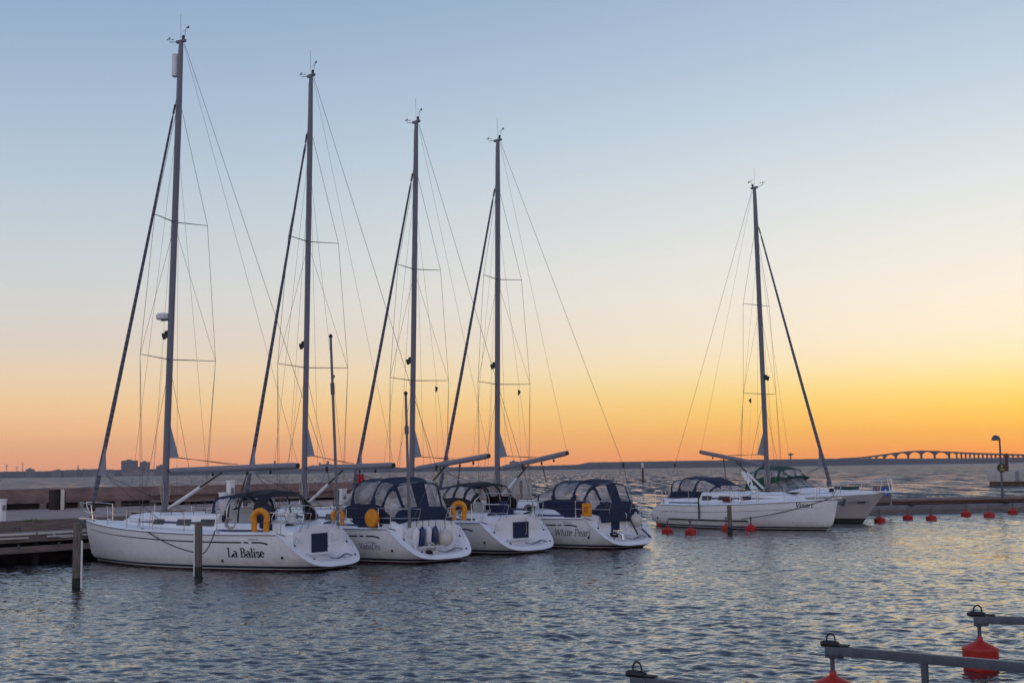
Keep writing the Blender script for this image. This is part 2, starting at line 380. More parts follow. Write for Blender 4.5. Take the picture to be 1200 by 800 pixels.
shore('far_shore', [(-260,556),(-60,554),(0,552.5),(60,551.5),(100,549.5),(140,550),(200,549),(300,549),(350,548.5),(420,547.5),(500,547.5),(560,546.5),(640,545.2),(700,543.5),(720,541.5)], LANDY, M['land'], seed=2)
shore('low_hills', [(672,545),(690,541.4),(760,540.3),(830,539.2),(880,538.2),(940,537.6),(1000,536.6),(1060,537),(1130,536.6),(1200,535.6),(1300,535),(1500,534)], LANDY+150, M['land'], rough=0.5, seed=5)

def far_block(px0, px1, pyt, label, name='apartment_block', mat_='city', y=LANDY-250, cat='building', roof=None, seed=0, group=None):
    a = px2(px0, pyt, y); b_ = px2(px1, pyt, y); w = b_.x-a.x
    e = empty(name, ((a.x+b_.x)/2, y, 0), 0, label, cat, group)
    h = a.z; m = MB(); m.box(-w/2, w/2, 0, 34, -1, h); m.build('wall', M[mat_], e, smooth=False)
    # window bands as a recessed grid
    nb = max(2, int(h/5)); 
    wm = MB()
    for i in range(nb):
        z = h*(i+0.45)/nb
        wm.box(-w/2+1.5, w/2-1.5, -0.5, 0.4, z, z+h/nb*0.35)
    wm.build('window_row', M['glass'], e, smooth=False)
    r = MB(); r.box(-w*0.18, w*0.12, 8, 22, h-0.2, h+3.5)
    if roof: r.prism([(-w/2-1, h-0.3), (w/2+1, h-0.3), (0, h+roof)], 30)
    r.build('roof', M[mat_], e, smooth=False)
    return e
far_block(142,158,539.5,'tall grey slab block standing highest on the skyline behind the first mast')
far_block(164,172,541,'rounded grey tower block just right of the tallest slab block')
far_block(183,193,545.5,'low grey block between the tower blocks and the first mast', seed=1)
far_block(150.5,160,546.5,'dark low block in front of the foot of the tallest slab', y=LANDY-300)
far_block(30,36,549.5,'small lone block beside the wind turbines', mat_='city')
far_block(60.5,72,551,'wide low building on the far shore left of the thin chimney', mat_='city')
far_block(75,90,552.2,'long low sheds under the thin chimney', 'shed', cat='shed')
far_block(98,122,550.8,'long low dark warehouse crossed by the first forestay', 'warehouse', cat='warehouse')
far_block(144,177,553,'pale low quayside sheds at the foot of the tower blocks', 'shed', 'citypale', y=LANDY-420, cat='shed')
far_block(109,130,554,'pale low sheds at the water left of the tower blocks', 'shed', 'citypale', y=LANDY-400, cat='shed')
far_block(597,607,540.5,'small dark block on the far shore right of the fourth mast')
# castle silhouette
def castle():
    a = px2(364, 548, LANDY-200); y = LANDY-200
    e = empty('castle', (px2(388,548,y).x, y, 0), 0, 'dark old castle with towers and gabled roofs on the shore right of the second mast', 'castle')
    def X(px): return px2(px,548,y).x - e.location.x
    def Z(px, py): return px2(px, py, y).z
    m = MB(); m.box(X(364), X(413), 0, 40, -1, Z(388,546.5)); m.build('wall', M['city'], e, smooth=False)
    for (p, w, t, cap) in ((374,2.2,543,541),(383.5,2.6,541.5,538.8),(397,1.6,545,543.8),(366,2.0,545.5,544),(411,2.2,545.2,544)):
        q = MB(); q.lathe([((X(p+w/2)-X(p-w/2))/2, 0), ((X(p+w/2)-X(p-w/2))/2, Z(p,t)), ((X(p+w/2)-X(p-w/2))*0.62, Z(p,t)+0.5), (0.2, Z(p,cap))], 10, Matrix.Translation((X(p), 15, 0)))
        q.build('tower', M['city'], e, smooth=False)
    r = MB()
    r.prism([(X(374), Z(374,546.6)), (X(391), Z(391,546.6)), (X(388), Z(388,543.5)), (X(377), Z(377,543.5))], 30)
    r.prism([(X(392), Z(392,546.6)), (X(411), Z(411,546.6)), (X(409), Z(409,545)), (X(393), Z(393,545))], 30)
    r.build('roof', M['land'], e, smooth=False)
castle()
def chimney(px, pyt, w, label):
    y = LANDY-200; a = px2(px, pyt, y); e = empty('chimney_stack', (a.x, y, 0), 0, label, 'chimney', 'chimneys on the far shore')
    wd = w/FPX*y/2; MB().lathe([(wd*1.15,0),(wd,a.z*0.5),(wd*0.9,a.z)], 12).build('shaft', M['land'], e)
    MB().lathe([(wd*1.1,a.z*0.95),(wd*1.1,a.z+0.6),(wd*0.6,a.z+0.7)], 12).build('rim', M['city'], e)
chimney(91.5, 545, 1.2, 'thin tall dark chimney left of the tower blocks')
chimney(322, 540, 2.2, 'short dark chimney above the first boom')
chimney(98, 549, 1.0, 'stubby chimney by the thin tall one')
for (px, pyt, s, lab, r0) in ((8,545,1.0,'leftmost far wind turbine',0.3),(26.5,543,1.0,'far wind turbine just left of the small lone block',0.9),(20,547.5,0.6,'smallest and faintest of the far wind turbines',0.0)):
    y = LANDY+600; a = px2(px, pyt, y); e = empty('wind_turbine', (a.x, y, 0), 0, lab, 'wind turbine', 'wind turbines on the far shore')
    MB().lathe([(1.6,0),(1.0,a.z)], 10).build('tower', M['city'], e)
    MB().box(-1.3,1.3,-4,3,a.z-1.2,a.z+1.4).build('nacelle', M['city'], e)
    for k in range(3):
        w = r0 + k*2*math.pi/3; dx, dz = math.cos(w), math.sin(w); L_ = 14*s
        MB().add([(0.6*dz,-4.6,a.z-0.6*dx),(-0.6*dz,-4.2,a.z+0.6*dx),(dx*L_,-4.4,a.z+dz*L_),(dx*L_*.5+.7*dz,-4.7,a.z+dz*L_*.5-.7*dx)], [(0,1,2),(0,2,3)]).build('blade', M['city'], e, solid=0.25, smooth=False)
# mushroom water tower
def water_tower():
    y = LANDY+150; a = px2(926.5, 531.2, y); s = y/FPX
    e = empty('water_tower', (a.x, y, 0), 0, 'mushroom shaped water tower rising over the low wooded shore', 'water tower')
    MB().lathe([(1.1*s,0),(0.7*s,a.z-2.5*s),(0.9*s,a.z-2.2*s)], 14).build('stem', M['city'], e)
    MB().lathe([(0.8*s,a.z-2.6*s),(3.6*s,a.z-1.1*s),(3.6*s,a.z-0.7*s),(1.4*s,a.z-0.2*s),(0.9*s,a.z+0.5*s),(0.1,a.z+0.6*s)], 20).build('tank', M['land'], e)
water_tower()
def bridge():
    y = LANDY+400
    e = empty('road_bridge', (px2(1075,537,y).x, y, 0), 0, 'long sea bridge with a raised hump of arched spans on the horizon', 'bridge')
    prof = [(985,537.2),(1008,536.0),(1022,534.4),(1036,532.5),(1050,530.6),(1064,529.0),(1079,528.2),(1095,528.5),(1112,529.4),(1130,530.3),(1150,531.1),(1175,531.9),(1200,532.6),(1260,533.8),(1500,535)]
    def top(px):
        for (a, b) in zip(prof[:-1], prof[1:]):
            if a[0] <= px <= b[0]:
                t = (px-a[0])/(b[0]-a[0]); return a[1]+(b[1]-a[1])*t
        return prof[-1][1]
    def W(px, py): 
        v = px2(px, py, y); return (v.x-e.location.x, v.z)
    piers = [1012,1019,1027,1036,1049.6,1064,1079.4,1095,1112,1121,1126.5,1131.5,1136.5,1141.5,1146.5,1151.5,1156.5,1161.5,1166.5,1171.5,1176.5,1181.5,1187,1193,1199,1206,1214,1222,1232,1244,1258]
    d = MB(); rows = []
    for i in range(0, 200):
        px = 985 + i*(1500-985)/199; x, z = W(px, top(px)); rows.append([(x,-8,z-1.6),(x,8,z-1.6),(x,8,z+2.0),(x,-8,z+2.0)])
    d.grid(rows, closed=True); d.build('deck', M['bridge'], e, smooth=False)
    for a, b in zip(piers[:-1], piers[1:]):
        rows = []; big = (b-a) > 9
        for i in range(13):
            t = i/12; px = a+(b-a)*t; x, z = W(px, top(px)); hz = (2.3 if big else 1.0)*2.8
            k = abs(2*t-1)**2.4; rows.append([(x,-5,z-1.5),(x,-5,z-3.0-hz*2.2*k),(x,5,z-3.0-hz*2.2*k),(x,5,z-1.5)])
        MB().grid(rows, closed=True).build('arched_girder', M['bridge'], e, smooth=False)
    for p in piers:
        x, z = W(p, top(p)); w = 2.6 if 1030 < p < 1115 else 1.6
        MB().box(x-w, x+w, -5, 5, -1, z-2).build('pier', M['bridge'], e, smooth=False)
bridge()
# ------------------------------------------------------------------ lettering drawn with a pen
def arc(cx, cy, rx, ry, a0, a1, n=12):
    return [(cx+rx*math.cos(math.radians(a0+(a1-a0)*i/n)), cy+ry*math.sin(math.radians(a0+(a1-a0)*i/n))) for i in range(n+1)]
GL = {  # strokes on an em of cap height .72, x height .48; value = (advance, strokes)
 'L': (.56, [[(.14,0),(.14,.72)], [(.02,.72),(.26,.72)], [(.02,0),(.5,0)], [(.5,0),(.5,.2)]]),
 'a': (.48, [arc(.2,.14,.15,.15,-60,270), [(.36,.0),(.36,.33)], arc(.22,.34,.14,.14,0,150,8), [(.36,0),(.44,0)]]),
 'B': (.58, [[(.14,0),(.14,.72)], [(.02,.72),(.28,.72)], arc(.28,.55,.17,.17,90,-90), [(.14,.38),(.28,.38)], arc(.28,.19,.21,.19,90,-90), [(.02,0),(.28,0)]]),
 'l': (.26, [[(.12,0),(.12,.74)], [(.03,.74),(.12,.74)], [(.02,0),(.22,0)]]),
 'i': (.26, [[(.12,0),(.12,.46)], [(.03,.46),(.12,.46)], [(.02,0),(.22,0)], [(.12,.62),(.12,.70)]]),
 's': (.38, [arc(.19,.34,.12,.11,20,200,8)+arc(.19,.13,.13,.13,100,-160,12)]),
 'e': (.44, [[(.07,.26),(.36,.26)], arc(.215,.24,.155,.23,5,320,18)]),
 'V': (.6, [[(.06,.72),(.3,0)], [(.3,0),(.54,.72)], [(0,.72),(.16,.72)], [(.46,.72),(.6,.72)]]),
 'n': (.5, [[(.12,0),(.12,.46)], arc(.24,.32,.14,.15,170,0,8)+[(.38,0)], [(.03,.46),(.12,.46)], [(.04,0),(.2,0)], [(.31,0),(.46,0)]]),
 'D': (.66, [[(.14,0),(.14,.72)], [(.02,.72),(.26,.72)], arc(.26,.36,.32,.36,90,-90,16), [(.02,0),(.26,0)]]),
 'W': (.86, [[(.06,.72),(.24,0)], [(.24,0),(.42,.66)], [(.42,.66),(.6,0)], [(.6,0),(.8,.72)], [(0,.72),(.14,.72)]]),
 'h': (.5, [[(.12,0),(.12,.74)], arc(.24,.32,.14,.15,170,0,8)+[(.38,0),(.44,.02)]]),
 't': (.32, [[(.14,.62),(.14,.06),(.2,0),(.28,.04)], [(.03,.46),(.27,.46)]]),
 'P': (.56, [[(.14,0),(.14,.72)], [(.02,.72),(.28,.72)], arc(.28,.52,.2,.2,90,-90), [(.02,0),(.24,0)]]),
 'r': (.36, [[(.12,0),(.12,.46)], arc(.24,.32,.12,.15,160,50,6), [(.03,.46),(.12,.46)], [(.04,0),(.2,0)]]),
 'v': (.44, [[(.04,.46),(.2,0)], [(.2,0),(.38,.46)]]),
 'A': (.6, [[(.04,0),(.3,.72)], [(.3,.72),(.56,0)], [(.14,.26),(.46,.26)]]),
 'R': (.58, [[(.14,0),(.14,.72)], [(.14,.72),(.3,.72)], arc(.3,.54,.17,.18,90,-90), [(.3,.36),(.52,0)]]),
 'I': (.26, [[(.12,0),(.12,.72)]]),
 '3': (.46, [arc(.2,.54,.16,.17,140,-90,10)+arc(.2,.19,.19,.19,90,-140,12)]),
 '8': (.48, [arc(.22,.54,.14,.17,0,360,14), arc(.22,.19,.18,.19,0,360,14)]),
 '4': (.5, [[(.34,0),(.34,.72)], [(.34,.72),(.04,.2)], [(.04,.2),(.46,.2)]]),
 ' ': (.26, []),
}
def lettering(text, h, thick=.11, thin=.035, slant=0.0):
    """flat outline quads (u right, v up), centred on u"""
    s = h/.72; quads = []; x = 0
    for ch in text:
        adv, strokes = GL[ch]
        for st in strokes:
            for (a, b) in zip(st[:-1], st[1:]):
                dx, dy = b[0]-a[0], b[1]-a[1]; l = math.hypot(dx, dy) or 1e-6
                w = thin + (thick-thin)*(abs(dy)/l)**1.5
                nx, ny = -dy/l*w/2, dx/l*w/2
                # horizontal nib: verticals get thickness sideways
                e = 0.012; ex, ey = dx/l*e, dy/l*e
                q = [(a[0]+nx-ex, a[1]+ny-ey), (b[0]+nx+ex, b[1]+ny+ey), (b[0]-nx+ex, b[1]-ny+ey), (a[0]-nx-ex, a[1]-ny-ey)]
                quads.append([((px+x+slant*py)*s, py*s) for px, py in q])
        x += adv
    W = x*s
    return [[(u-W/2, v) for u, v in q] for q in quads], W

# ------------------------------------------------------------------ sailing yacht
class Yacht:
    def __init__(s, L=11, B=3.6, sheer_bow=1.38, sheer_mid=1.08, sheer_aft=1.1, cut0=.13, cutx=1.1):
        s.L, s.B, s.sb, s.sm, s.sa, s.cut0, s.cutx = L, B, sheer_bow, sheer_mid, sheer_aft, cut0, cutx; s.xw = .68*cutx
    def sheer(s, x):
        u = max(0, min(1, x/s.L)); a = s.sm
        return a + (s.sa-a)*max(0, 1-u/.35)**2 + (s.sb-a)*max(0, (u-.25)/.75)**1.8
    def xe(s, t): return s.L - 0.42*min(1, t*1.3)**1.1 - 1.2*max(0, t-.6)
    def beam(s, u):
        u = max(0, min(1, u))
        return s.B/2*(.80+.20*math.sin(math.pi/2*min(1, u/.42)) if u < .42 else max(0, 1-((u-.42)/.58)**2.15))
    def draft(s, u): return -.1 + .62*math.sin(math.pi*min(1, max(0, u))**.8)**.8
    def zt(s, x, t):
        u = x/s.L; sh = s.sheer(x); return sh - (sh+s.draft(u))*math.sin(t*math.pi/2)**.95
    def yt(s, x, t):
        u = x/s.xe(t); e = .5 + .55*max(0, (u-.5)/.5)**1.3
        return s.beam(u)*max(0, math.cos(t*math.pi/2))**e*(1-.0*t)
    def x0(s, t):
        k = (s.sheer(s.cutx)-s.cut0)/s.cutx; x = .5
        for _ in range(40): x = .6*x + .4*(s.zt(max(x, 0), t)-s.cut0)/k
        return max(x, -.02)
    def y_at(s, x, z):
        lo, hi = 0., 1.
        for _ in range(30):
            m = (lo+hi)/2
            if s.zt(x, m) > z: lo = m
            else: hi = m
        return s.yt(x, lo)
    def side(s, x, z, sgn, off=.006):
        y = s.y_at(x, z); d = (s.y_at(x+.05, z)-s.y_at(x-.05, z))/.1; e = (s.y_at(x, z+.03)-s.y_at(x, z-.03))/.06
        n = Vector((-d, 1, -e)).normalized(); v = Vector((x, y, z)) + n*off
        return Vector((v.x, v.y*sgn, v.z))
    def hull(s, root, mt):
        T = [i/18 for i in range(19)]; T = [t**.9 for t in T]; S = [i/46 for i in range(47)]
        rows = []
        for sg in (1, -1):
            for t in (T if sg == 1 else T[::-1][1:]):
                a, b = s.x0(t), s.xe(t)
                rows.append([(a+(b-a)*w, sg*s.yt(a+(b-a)*w, t), s.zt(a+(b-a)*w, t)) for w in S])
        return MB().grid(rows).build('hull', mt, root, angle=60)
    def edge(s, sg, n=28):
        return [Vector((s.x0(t), sg*s.yt(s.x0(t), t), s.zt(s.x0(t), t))) for t in [(i/n)**1.3 for i in range(n+1)]]
    def transom(s, root):
        E_ = s.edge(1) + s.edge(-1)[::-1][1:]
        c = Vector((s.cutx*.62, 0, s.cut0 + (s.sheer(s.cutx)-s.cut0)*.62))
        inner = []
        for p in E_:
            q = c + (p-c)*.78; q.y = p.y*.80; 
            inner.append(q)
        k = (s.sheer(s.cutx)-s.cut0)/s.cutx
        for q in inner: q.z = s.cut0 + k*q.x
        # proud rounded rim
        n_ = Vector((-k, 0, 1)).normalized()
        lip = [p + n_*.035 + (p-c).normalized()*.015 for p in E_]; lip2 = [p*.8 + q*.2 + n_*.035 for p, q in zip(E_, inner)]
        inn2 = [q + n_*.012 for q in inner]
        MB().grid([E_, lip, lip2, inn2, inner]).build('transom_rim', M['rim'], root, angle=50)
        xw = s.xw; yi = inner[0].y
        Q = [Vector((max(q.x, xw), q.y*(.97 if q.x < xw else 1), q.z)) for q in inner]
        pk = MB(); pk.grid([inner, Q])
        # aft wall of the cockpit with rounded seat moulding on top
        def coam(y): return s.sheer(xw) + .16 + .05*math.cos(y/yi*math.pi/2)
        top = [Vector((q.x, q.y, max(q.z, coam(q.y) - .22*(abs(q.y)/yi)**6))) for q in Q]
        pk.grid([Q, top]); pk.build('transom_well', M['rim'], root, angle=30)
        P = s.profile(s.cutx)
        P = P + [Vector((p.x, -p.y, p.z)) for p in P[::-1][1:]]
        P = P[::1]
        # aft cap between wall top and cockpit
        m = len(top); dst = []
        for i in range(m):
            y = top[i].y; a = abs(y); z = s.sheer(s.cutx)+.03
            dst.append(Vector((s.cutx+.1, y*1.12 if a > yi*.8 else y, z + (.2 if a < s.B/2*.66 else 0))))
        MB().grid([top, dst]).build('aft_deck', M['deck'], root, angle=30)
        # steps, mouldings
        st = MB()
        zf = s.cut0 + .08
        st.box(xw-.22, xw+.02, -.62, .62, s.cut0+k*xw*.5, s.cut0+k*xw*.5+.05); st.build('boarding_step', M['rim'], root, bevel=.015)
        # grey non-slip strip, drain caps, stern light
        a_, b_ = [], []
        for i in range(9):
            y = -.95+1.15*i/8; x = .20+.05*math.sin(i*.8); a_.append(s.plane_pt(x, y, .045)); b_.append(s.plane_pt(x+.05+.015*math.sin(i), y, .045))
        MB().grid([a_, b_]).build('tread_strip', M['greyline'], root)
        for (x, y) in ((.22,.9),(.22,-1.1),(.62,1.25),(.62,-1.25),(s.cutx*.85,1.2),(s.cutx*.85,-1.2)):
            MB().lathe([(.035,0),(.035,.015),(.015,.02)], 10, Matrix.Translation(s.plane_pt(x*s.cutx, y, .038)) @ Matrix.Rotation(-math.radians(45), 4, 'Y')).build('drain_cap', M['rubber'], root)
        lk = MB(); lk.box(xw-.03, xw+.004, -1.0, -.6, s.sheer(xw)-.28, s.sheer(xw)-.02); lk.build('locker_lid', M['white'], root, bevel=.015)
        lk = MB(); lk.box(xw-.03, xw+.004, .72, 1.05, s.sheer(xw)-.28, s.sheer(xw)-.02); lk.build('locker_lid', M['white'], root, bevel=.015)
        MB().tube([(xw-.03,-.35,s.sheer(xw)-.5),(xw-.1,-.35,s.sheer(xw)-.4),(xw-.1,-.35,s.sheer(xw)+.1),(xw-.02,-.35,s.sheer(xw)+.2)], .014, 6).build('grab_rail', M['steel'], root)
        return k, n_, xw
    def plane_pt(s, x, y, off):
        k = (s.sheer(s.cutx)-s.cut0)/s.cutx; n_ = Vector((-k, 0, 1)).normalized()
        return Vector((x, y, s.cut0+k*x)) + n_*off
    def cab(s, x):
        """half width and height of coaming / coach roof at x"""
        xc, xf = .335*s.L, .80*s.L
        if x <= xc: return s.beam(x/s.L)-.42, .27+.04*x/xc, None
        t = (x-xc)/(xf-xc)
        if t <= 1:
            w = (s.beam(xc/s.L)-.5)*(1-t**1.8*.62); h = .46*(1-.55*t**1.3)*min(1, ((1-t)/.10))**.5 if t > .9 else .46*(1-.55*t**1.3)
            return w, max(h, .015), t
        return max(.05, s.beam(x/s.L)*.4), .012, t
    def profile(s, x):
        b = s.yt(x, 0); sh = s.sheer(x); cw, ch, t = s.cab(x); cw = min(cw, max(.02, b-.12))
        cam_ = .05*b
        if t is None:
            wl = .62; wz = sh-.30
            ys = [b, b-.03, b-.07, cw+.08, cw-.02, cw-.12, wl+.03, wl, wl*.5, 0]
            zs = [sh, sh+.045, sh+.02, sh+.03, sh+ch, sh+ch+.04, sh+ch-.02, wz, wz, wz]
        else:
            ys = [b, max(0, b-.03), max(0, b-.07), cw+.07, cw-.05, cw-.2 if cw > .3 else cw*.6, cw*.6, cw*.45, cw*.25, 0]
            r = .07*min(1, ch/.2)
            zs = [sh, sh+.045, sh+.02, sh+.03+cam_, sh+cam_+ch, sh+cam_+ch+r*.7, sh+cam_+ch+r*1.3, sh+cam_+ch+r*1.5, sh+cam_+ch+r*1.7, sh+cam_+ch+r*1.8]
            ys = [max(0, min(y, b)) for y in ys]
        return [Vector((x, y, z)) for y, z in zip(ys, zs)]
    def deck(s, root):
        xc = .335*s.L; X = list(np.linspace(s.cutx, xc-.001, 8)) + list(np.linspace(xc+.001, .8*s.L, 26)) + list(np.linspace(.8*s.L+.02, s.L-.015, 12))
        rows = []
        for x in X:
            P = s.profile(x); rows.append(P + [Vector((p.x, -p.y, p.z)) for p in P[::-1][1:]])
        MB().grid(rows).build('deck', M['deck'], root, angle=40)
        # navy cove along the coach roof side with dark windows let in
        for sg in (1, -1):
            def strip(name, xa, xb, f0, f1, mt, off, taper=0):
                R0, R1 = [], []
                for i in range(9):
                    x = xa+(xb-xa)*i/8; P = s.profile(x); a, b = P[3], P[4]
                    g0, g1 = f0, f1
                    if taper: g1 = f0+(f1-f0)*min(1, (1-i/8)*3+.2)
                    for R_, g in ((R0, g0), (R1, g1)):
                        p = a.lerp(b, g); R_.append(Vector((p.x, sg*(p.y+off), p.z+off*.3)))
                MB().grid([R0, R1]).build(name, mt, root, solid=0.004)
            strip('cabin_stripe', .36*s.L, .74*s.L, .34, .52, M['navycove'], .008, 1)
            for (xa, xb) in ((.345,.40),(.44,.50),(.56,.61)): strip('cabin_window', xa*s.L, xb*s.L, .22, .72, M['glass'], .014)
            strip('cockpit_stripe', s.cutx+.5, .33*s.L, .15, .38, M['navycove'], .008)
            pr = MB(); pts = [Vector((s.sheer_pt(x, sg, -.012))) for x in np.linspace(s.cutx, s.L-.03, 30)]
            pr.tube(pts, .018, 6); pr.build('rubbing_strake', M['greyline'], root)
        # hatches
        for x, w in ((.62*s.L, .26), (.76*s.L, .22), (.47*s.L, .2)):
            P = s.profile(x); z = P[-1].z; hb = MB(); hb.box(x-w, x+w, -w, w, z-.02, z+.05); hb.build('deck_hatch', M['glass'], root, bevel=.012)
        # hand rails
        for sg in (1, -1):
            hr = MB(); q = [s.profile(x)[5] for x in np.linspace(.4*s.L, .6*s.L, 9)]
            hr.tube([Vector((p.x, sg*p.y, p.z+.09)) for p in q], .014, 6)
            for p in q[::2]: hr.tube([Vector((p.x, sg*p.y, p.z-.02)), Vector((p.x, sg*p.y, p.z+.09))], .012, 6)
            hr.build('hand_rail', M['teak'], root)
    def sheer_pt(s, x, sg, dz=0): return (x, sg*(s.yt(x, 0)+.006), s.sheer(x)+dz)
    def stripes(s, root, sg_list=(1, -1), drop=.2, w=.05, mt='paint'):
        for sg in sg_list:
            A, B_ = [], []
            xs = np.linspace(s.cutx+.85, s.L-.5, 60)
            segs = [(s.cutx+.28, s.cutx+.85), (s.cutx+.95, s.cutx+1.12), (s.cutx+1.22, s.L-.55)]
            for j, (a, b) in enumerate(segs):
                A, B_ = [], []; n = 60 if j == 2 else 6
                for i in range(n+1):
                    x = a+(b-a)*i/n; u = (x-s.cutx)/(s.L-s.cutx); wd = w*(1-.75*u)
                    z = s.sheer(x)-drop-.02*u; 
                    k = .12*max(0, (s.cutx+.5-x)/.25) if j == 0 else 0
                    A.append(s.side(x+ (.03 if j == 1 else 0), z - k*.5, sg)); B_.append(s.side(x, z-wd-k*.55, sg))
                MB().grid([A, B_]).build('topside_stripe', M[mt], root)
            for (x, z) in ((s.cutx-.15, .42), (3.1, .3)):
                p = s.side(x, z, sg, .004); sk = MB(); sk.lathe([(.045,-.005),(.045,.012),(.02,.014)], 12, Matrix.Translation(p) @ Matrix.Rotation(-sg*math.pi/2, 4, 'X'))
                sk.build('skin_fitting', M['rubber'], root)
    def text(s, root, text, x, z, h, sg, mt='paint', name='name_lettering', **kw):
        q, W = lettering(text, h, **kw); b = MB()
        for quad_ in q:
            vs = []
            for (u, v) in quad_:
                vs.append(s.side(x - u if sg == 1 else x + u, z+v, sg, .008))
            b.add(vs, [(0, 1, 2, 3)])
        return b.build(name, M[mt], root, smooth=False)
    def text_transom(s, root, text, x, y, h, mt='paint'):
        q, W = lettering(text, h, slant=.2); b = MB()
        for quad_ in q: b.add([s.plane_pt(x+v, y-u, .05) for u, v in quad_], [(0,1,2,3)])
        return b.build('maker_lettering', M[mt], root, smooth=False)
    # ---- steelwork
    def rails(s, root, mt='steel', gates=(.52,), fwd=True):
        H_ = .62
        xs = [s.cutx+.35, .30*s.L, .42*s.L, .55*s.L, .68*s.L, .80*s.L]
        tops = {}
        for sg in (1, -1):
            pts = []
            for x in xs:
                b = Vector((x, sg*(s.yt(x,0)-.06), s.sheer(x)+.03)); t = b + Vector((0, sg*.03, H_)); pts.append((b, t))
                MB().tube([b, t], .014, 6).build('stanchion', M[mt], root)
                if x == xs[0]: continue
            # pulpit
            xb = s.L-.1; y0 = .16
            bow_top = Vector((xb+.25, sg*.14, s.sheer(xb)+.62))
            p1 = Vector((s.L*.925, sg*(s.yt(s.L*.925,0)-.03), s.sheer(s.L*.925)+.02))
            p2 = Vector((s.L*.93, sg*(s.yt(s.L*.93,0)+.03), s.sheer(s.L*.93)+.60))
            fr = Vector((xb-.15, sg*.12, s.sheer(xb)+.03))
            MB().tube([p1, p1.lerp(p2,.9), p2, p2.lerp(bow_top,.5)+Vector((0,sg*.03,.02)), bow_top, bow_top+Vector((-.05,-sg*.02,-.12)), fr], .016, 6).build('pulpit_rail', M[mt], root)
            m1 = p1.lerp(p2, .5); MB().tube([m1, Vector((xb+.02, sg*.15, s.sheer(xb)+.33))], .013, 6).build('pulpit_rail', M[mt], root)
            # life lines
            for f, hh in ((1, 0), (.52, 0)):
                line = [b.lerp(t, f) for b, t in pts] + [p2.lerp(p1, 1-f)]
                MB().tube(line, .007, 5).build('life_line', M['wire'], root)
            # pushpit
            a = Vector((s.cutx+.35, sg*(s.yt(s.cutx+.35,0)-.03), s.sheer(s.cutx)+.65)); b = Vector((s.cutx-.2, sg*(s.yt(s.cutx,0)-.04), s.sheer(s.cutx)+.64))
            q_ = s.xw; c = Vector((q_-.1, sg*1.0, s.sheer(s.cutx)+.62)); d = Vector((q_-.2, sg*.62, s.sheer(s.cutx)+.6)); e = Vector((q_-.05, sg*.6, s.sheer(s.cutx)+.15))
            MB().tube([a-Vector((0,0,.6)), a, b, c, d, e], .016, 6).build('pushpit_rail', M[mt], root)
            MB().tube([a-Vector((0,0,.3)), b-Vector((0,0,.3)), c-Vector((0,0,.3)), d-Vector((-.08,0,.3))], .013, 6).build('pushpit_rail', M[mt], root)
            MB().tube([b, b-Vector((-.05,0,.62))], .014, 6).build('pushpit_rail', M[mt], root)
            # aft ladder-like grab rails down the scoop edge
            g0 = s.plane_pt(s.xw*.95, sg*(s.B*.34), .05); g1 = s.plane_pt(s.xw*.4, sg*(s.B*.30), .05)
            MB().tube([g0, g0+Vector((-.05,0,.22)), g1+Vector((0.05,0,.22)), g1], .013, 6).build('grab_rail', M[mt], root)
        # bow roller & anchor
        zb = s.sheer(s.L); br = MB(); br.box(s.L-.3, s.L+.28, -.06, .06, zb+.01, zb+.09); br.build('bow_roller', M['steel'], root, bevel=.01)
        an = MB(); an.tube([(s.L-.35,0,zb+.12),(s.L+.3,0,zb+.06),(s.L+.38,0,zb-.12)], .03, 6); an.prism([(s.L+.42,zb+.02),(s.L+.28,zb-.3),(s.L+.02,zb-.2),(s.L+.25,zb-.04)], .14, Matrix.Translation((0,-.07,0)))
        an.build('anchor', M['galv'], root, bevel=.01)
        for x in (.30*s.L, s.L*.93, .6*s.L):
            for sg in (1,-1):
                y = sg*(s.yt(x,0)-.1); z = s.sheer(x)+.04; c = MB(); c.tube([(x-.12,y,z+.06),(x+.12,y,z+.06)], .014, 6); c.box(x-.05,x+.05,y-.02,y+.02,z-.02,z+.06); c.build('cleat', M['steel'], root)
    def rig(s, root, xm, top_z, rake, boom_end, boom_z0, spreads, frac=.88, head=True, uv='uv', pennant=True):
        """spreads: [(height fraction, half width, aft sweep)]; boom_end local point; all in boat coordinates"""
        zb = s.sheer(xm)+.5; rk = math.tan(math.radians(rake))
        def mp(z, dx=0): return Vector((xm - rk*(z-zb) + dx, 0, z))
        m = MB(); zs = [zb-.2, zb+.5] + list(np.linspace(zb+1.5, top_z*.86, 8)) + [top_z]
        sec = []
        for z in zs:
            k = 1 if z < top_z*.87 else .72; p = mp(z); r = []
            for q in range(14):
                w = 2*math.pi*q/14; r.append((p.x+.125*k*math.cos(w), .085*k*math.sin(w), z))
            sec.append(r)
        m.grid(sec, closed=True); m.add([sec[-1][i] for i in range(14)], [tuple(range(14))])
        mast = m.build('mast', M['alu'], root)
        sl_ = MB(); sl_.tube([mp(zb+.6, -.128), mp(top_z-.3, -.098)], .012, 4); sl_.build('mast_slot', M['darkalu'], mast)
        col = MB(); p = mp(zb); col.lathe([(.19,zb-.12),(.19,zb-.02),(.15,zb+.02)], 16, Matrix.Translation((xm,0,0))); col.build('mast_collar', M['darkalu'], mast)
        tips = []
        for f, w, sw in spreads:
            z = zb+(top_z-zb)*f; c = mp(z)
            for sg in (1, -1):
                t = c + Vector((-sw, sg*w, .04)); MB().tube([c, t], [.035, .02], 8, flat=.5).build('spreader', M['darkalu'], mast); tips.append((f, sg, t))
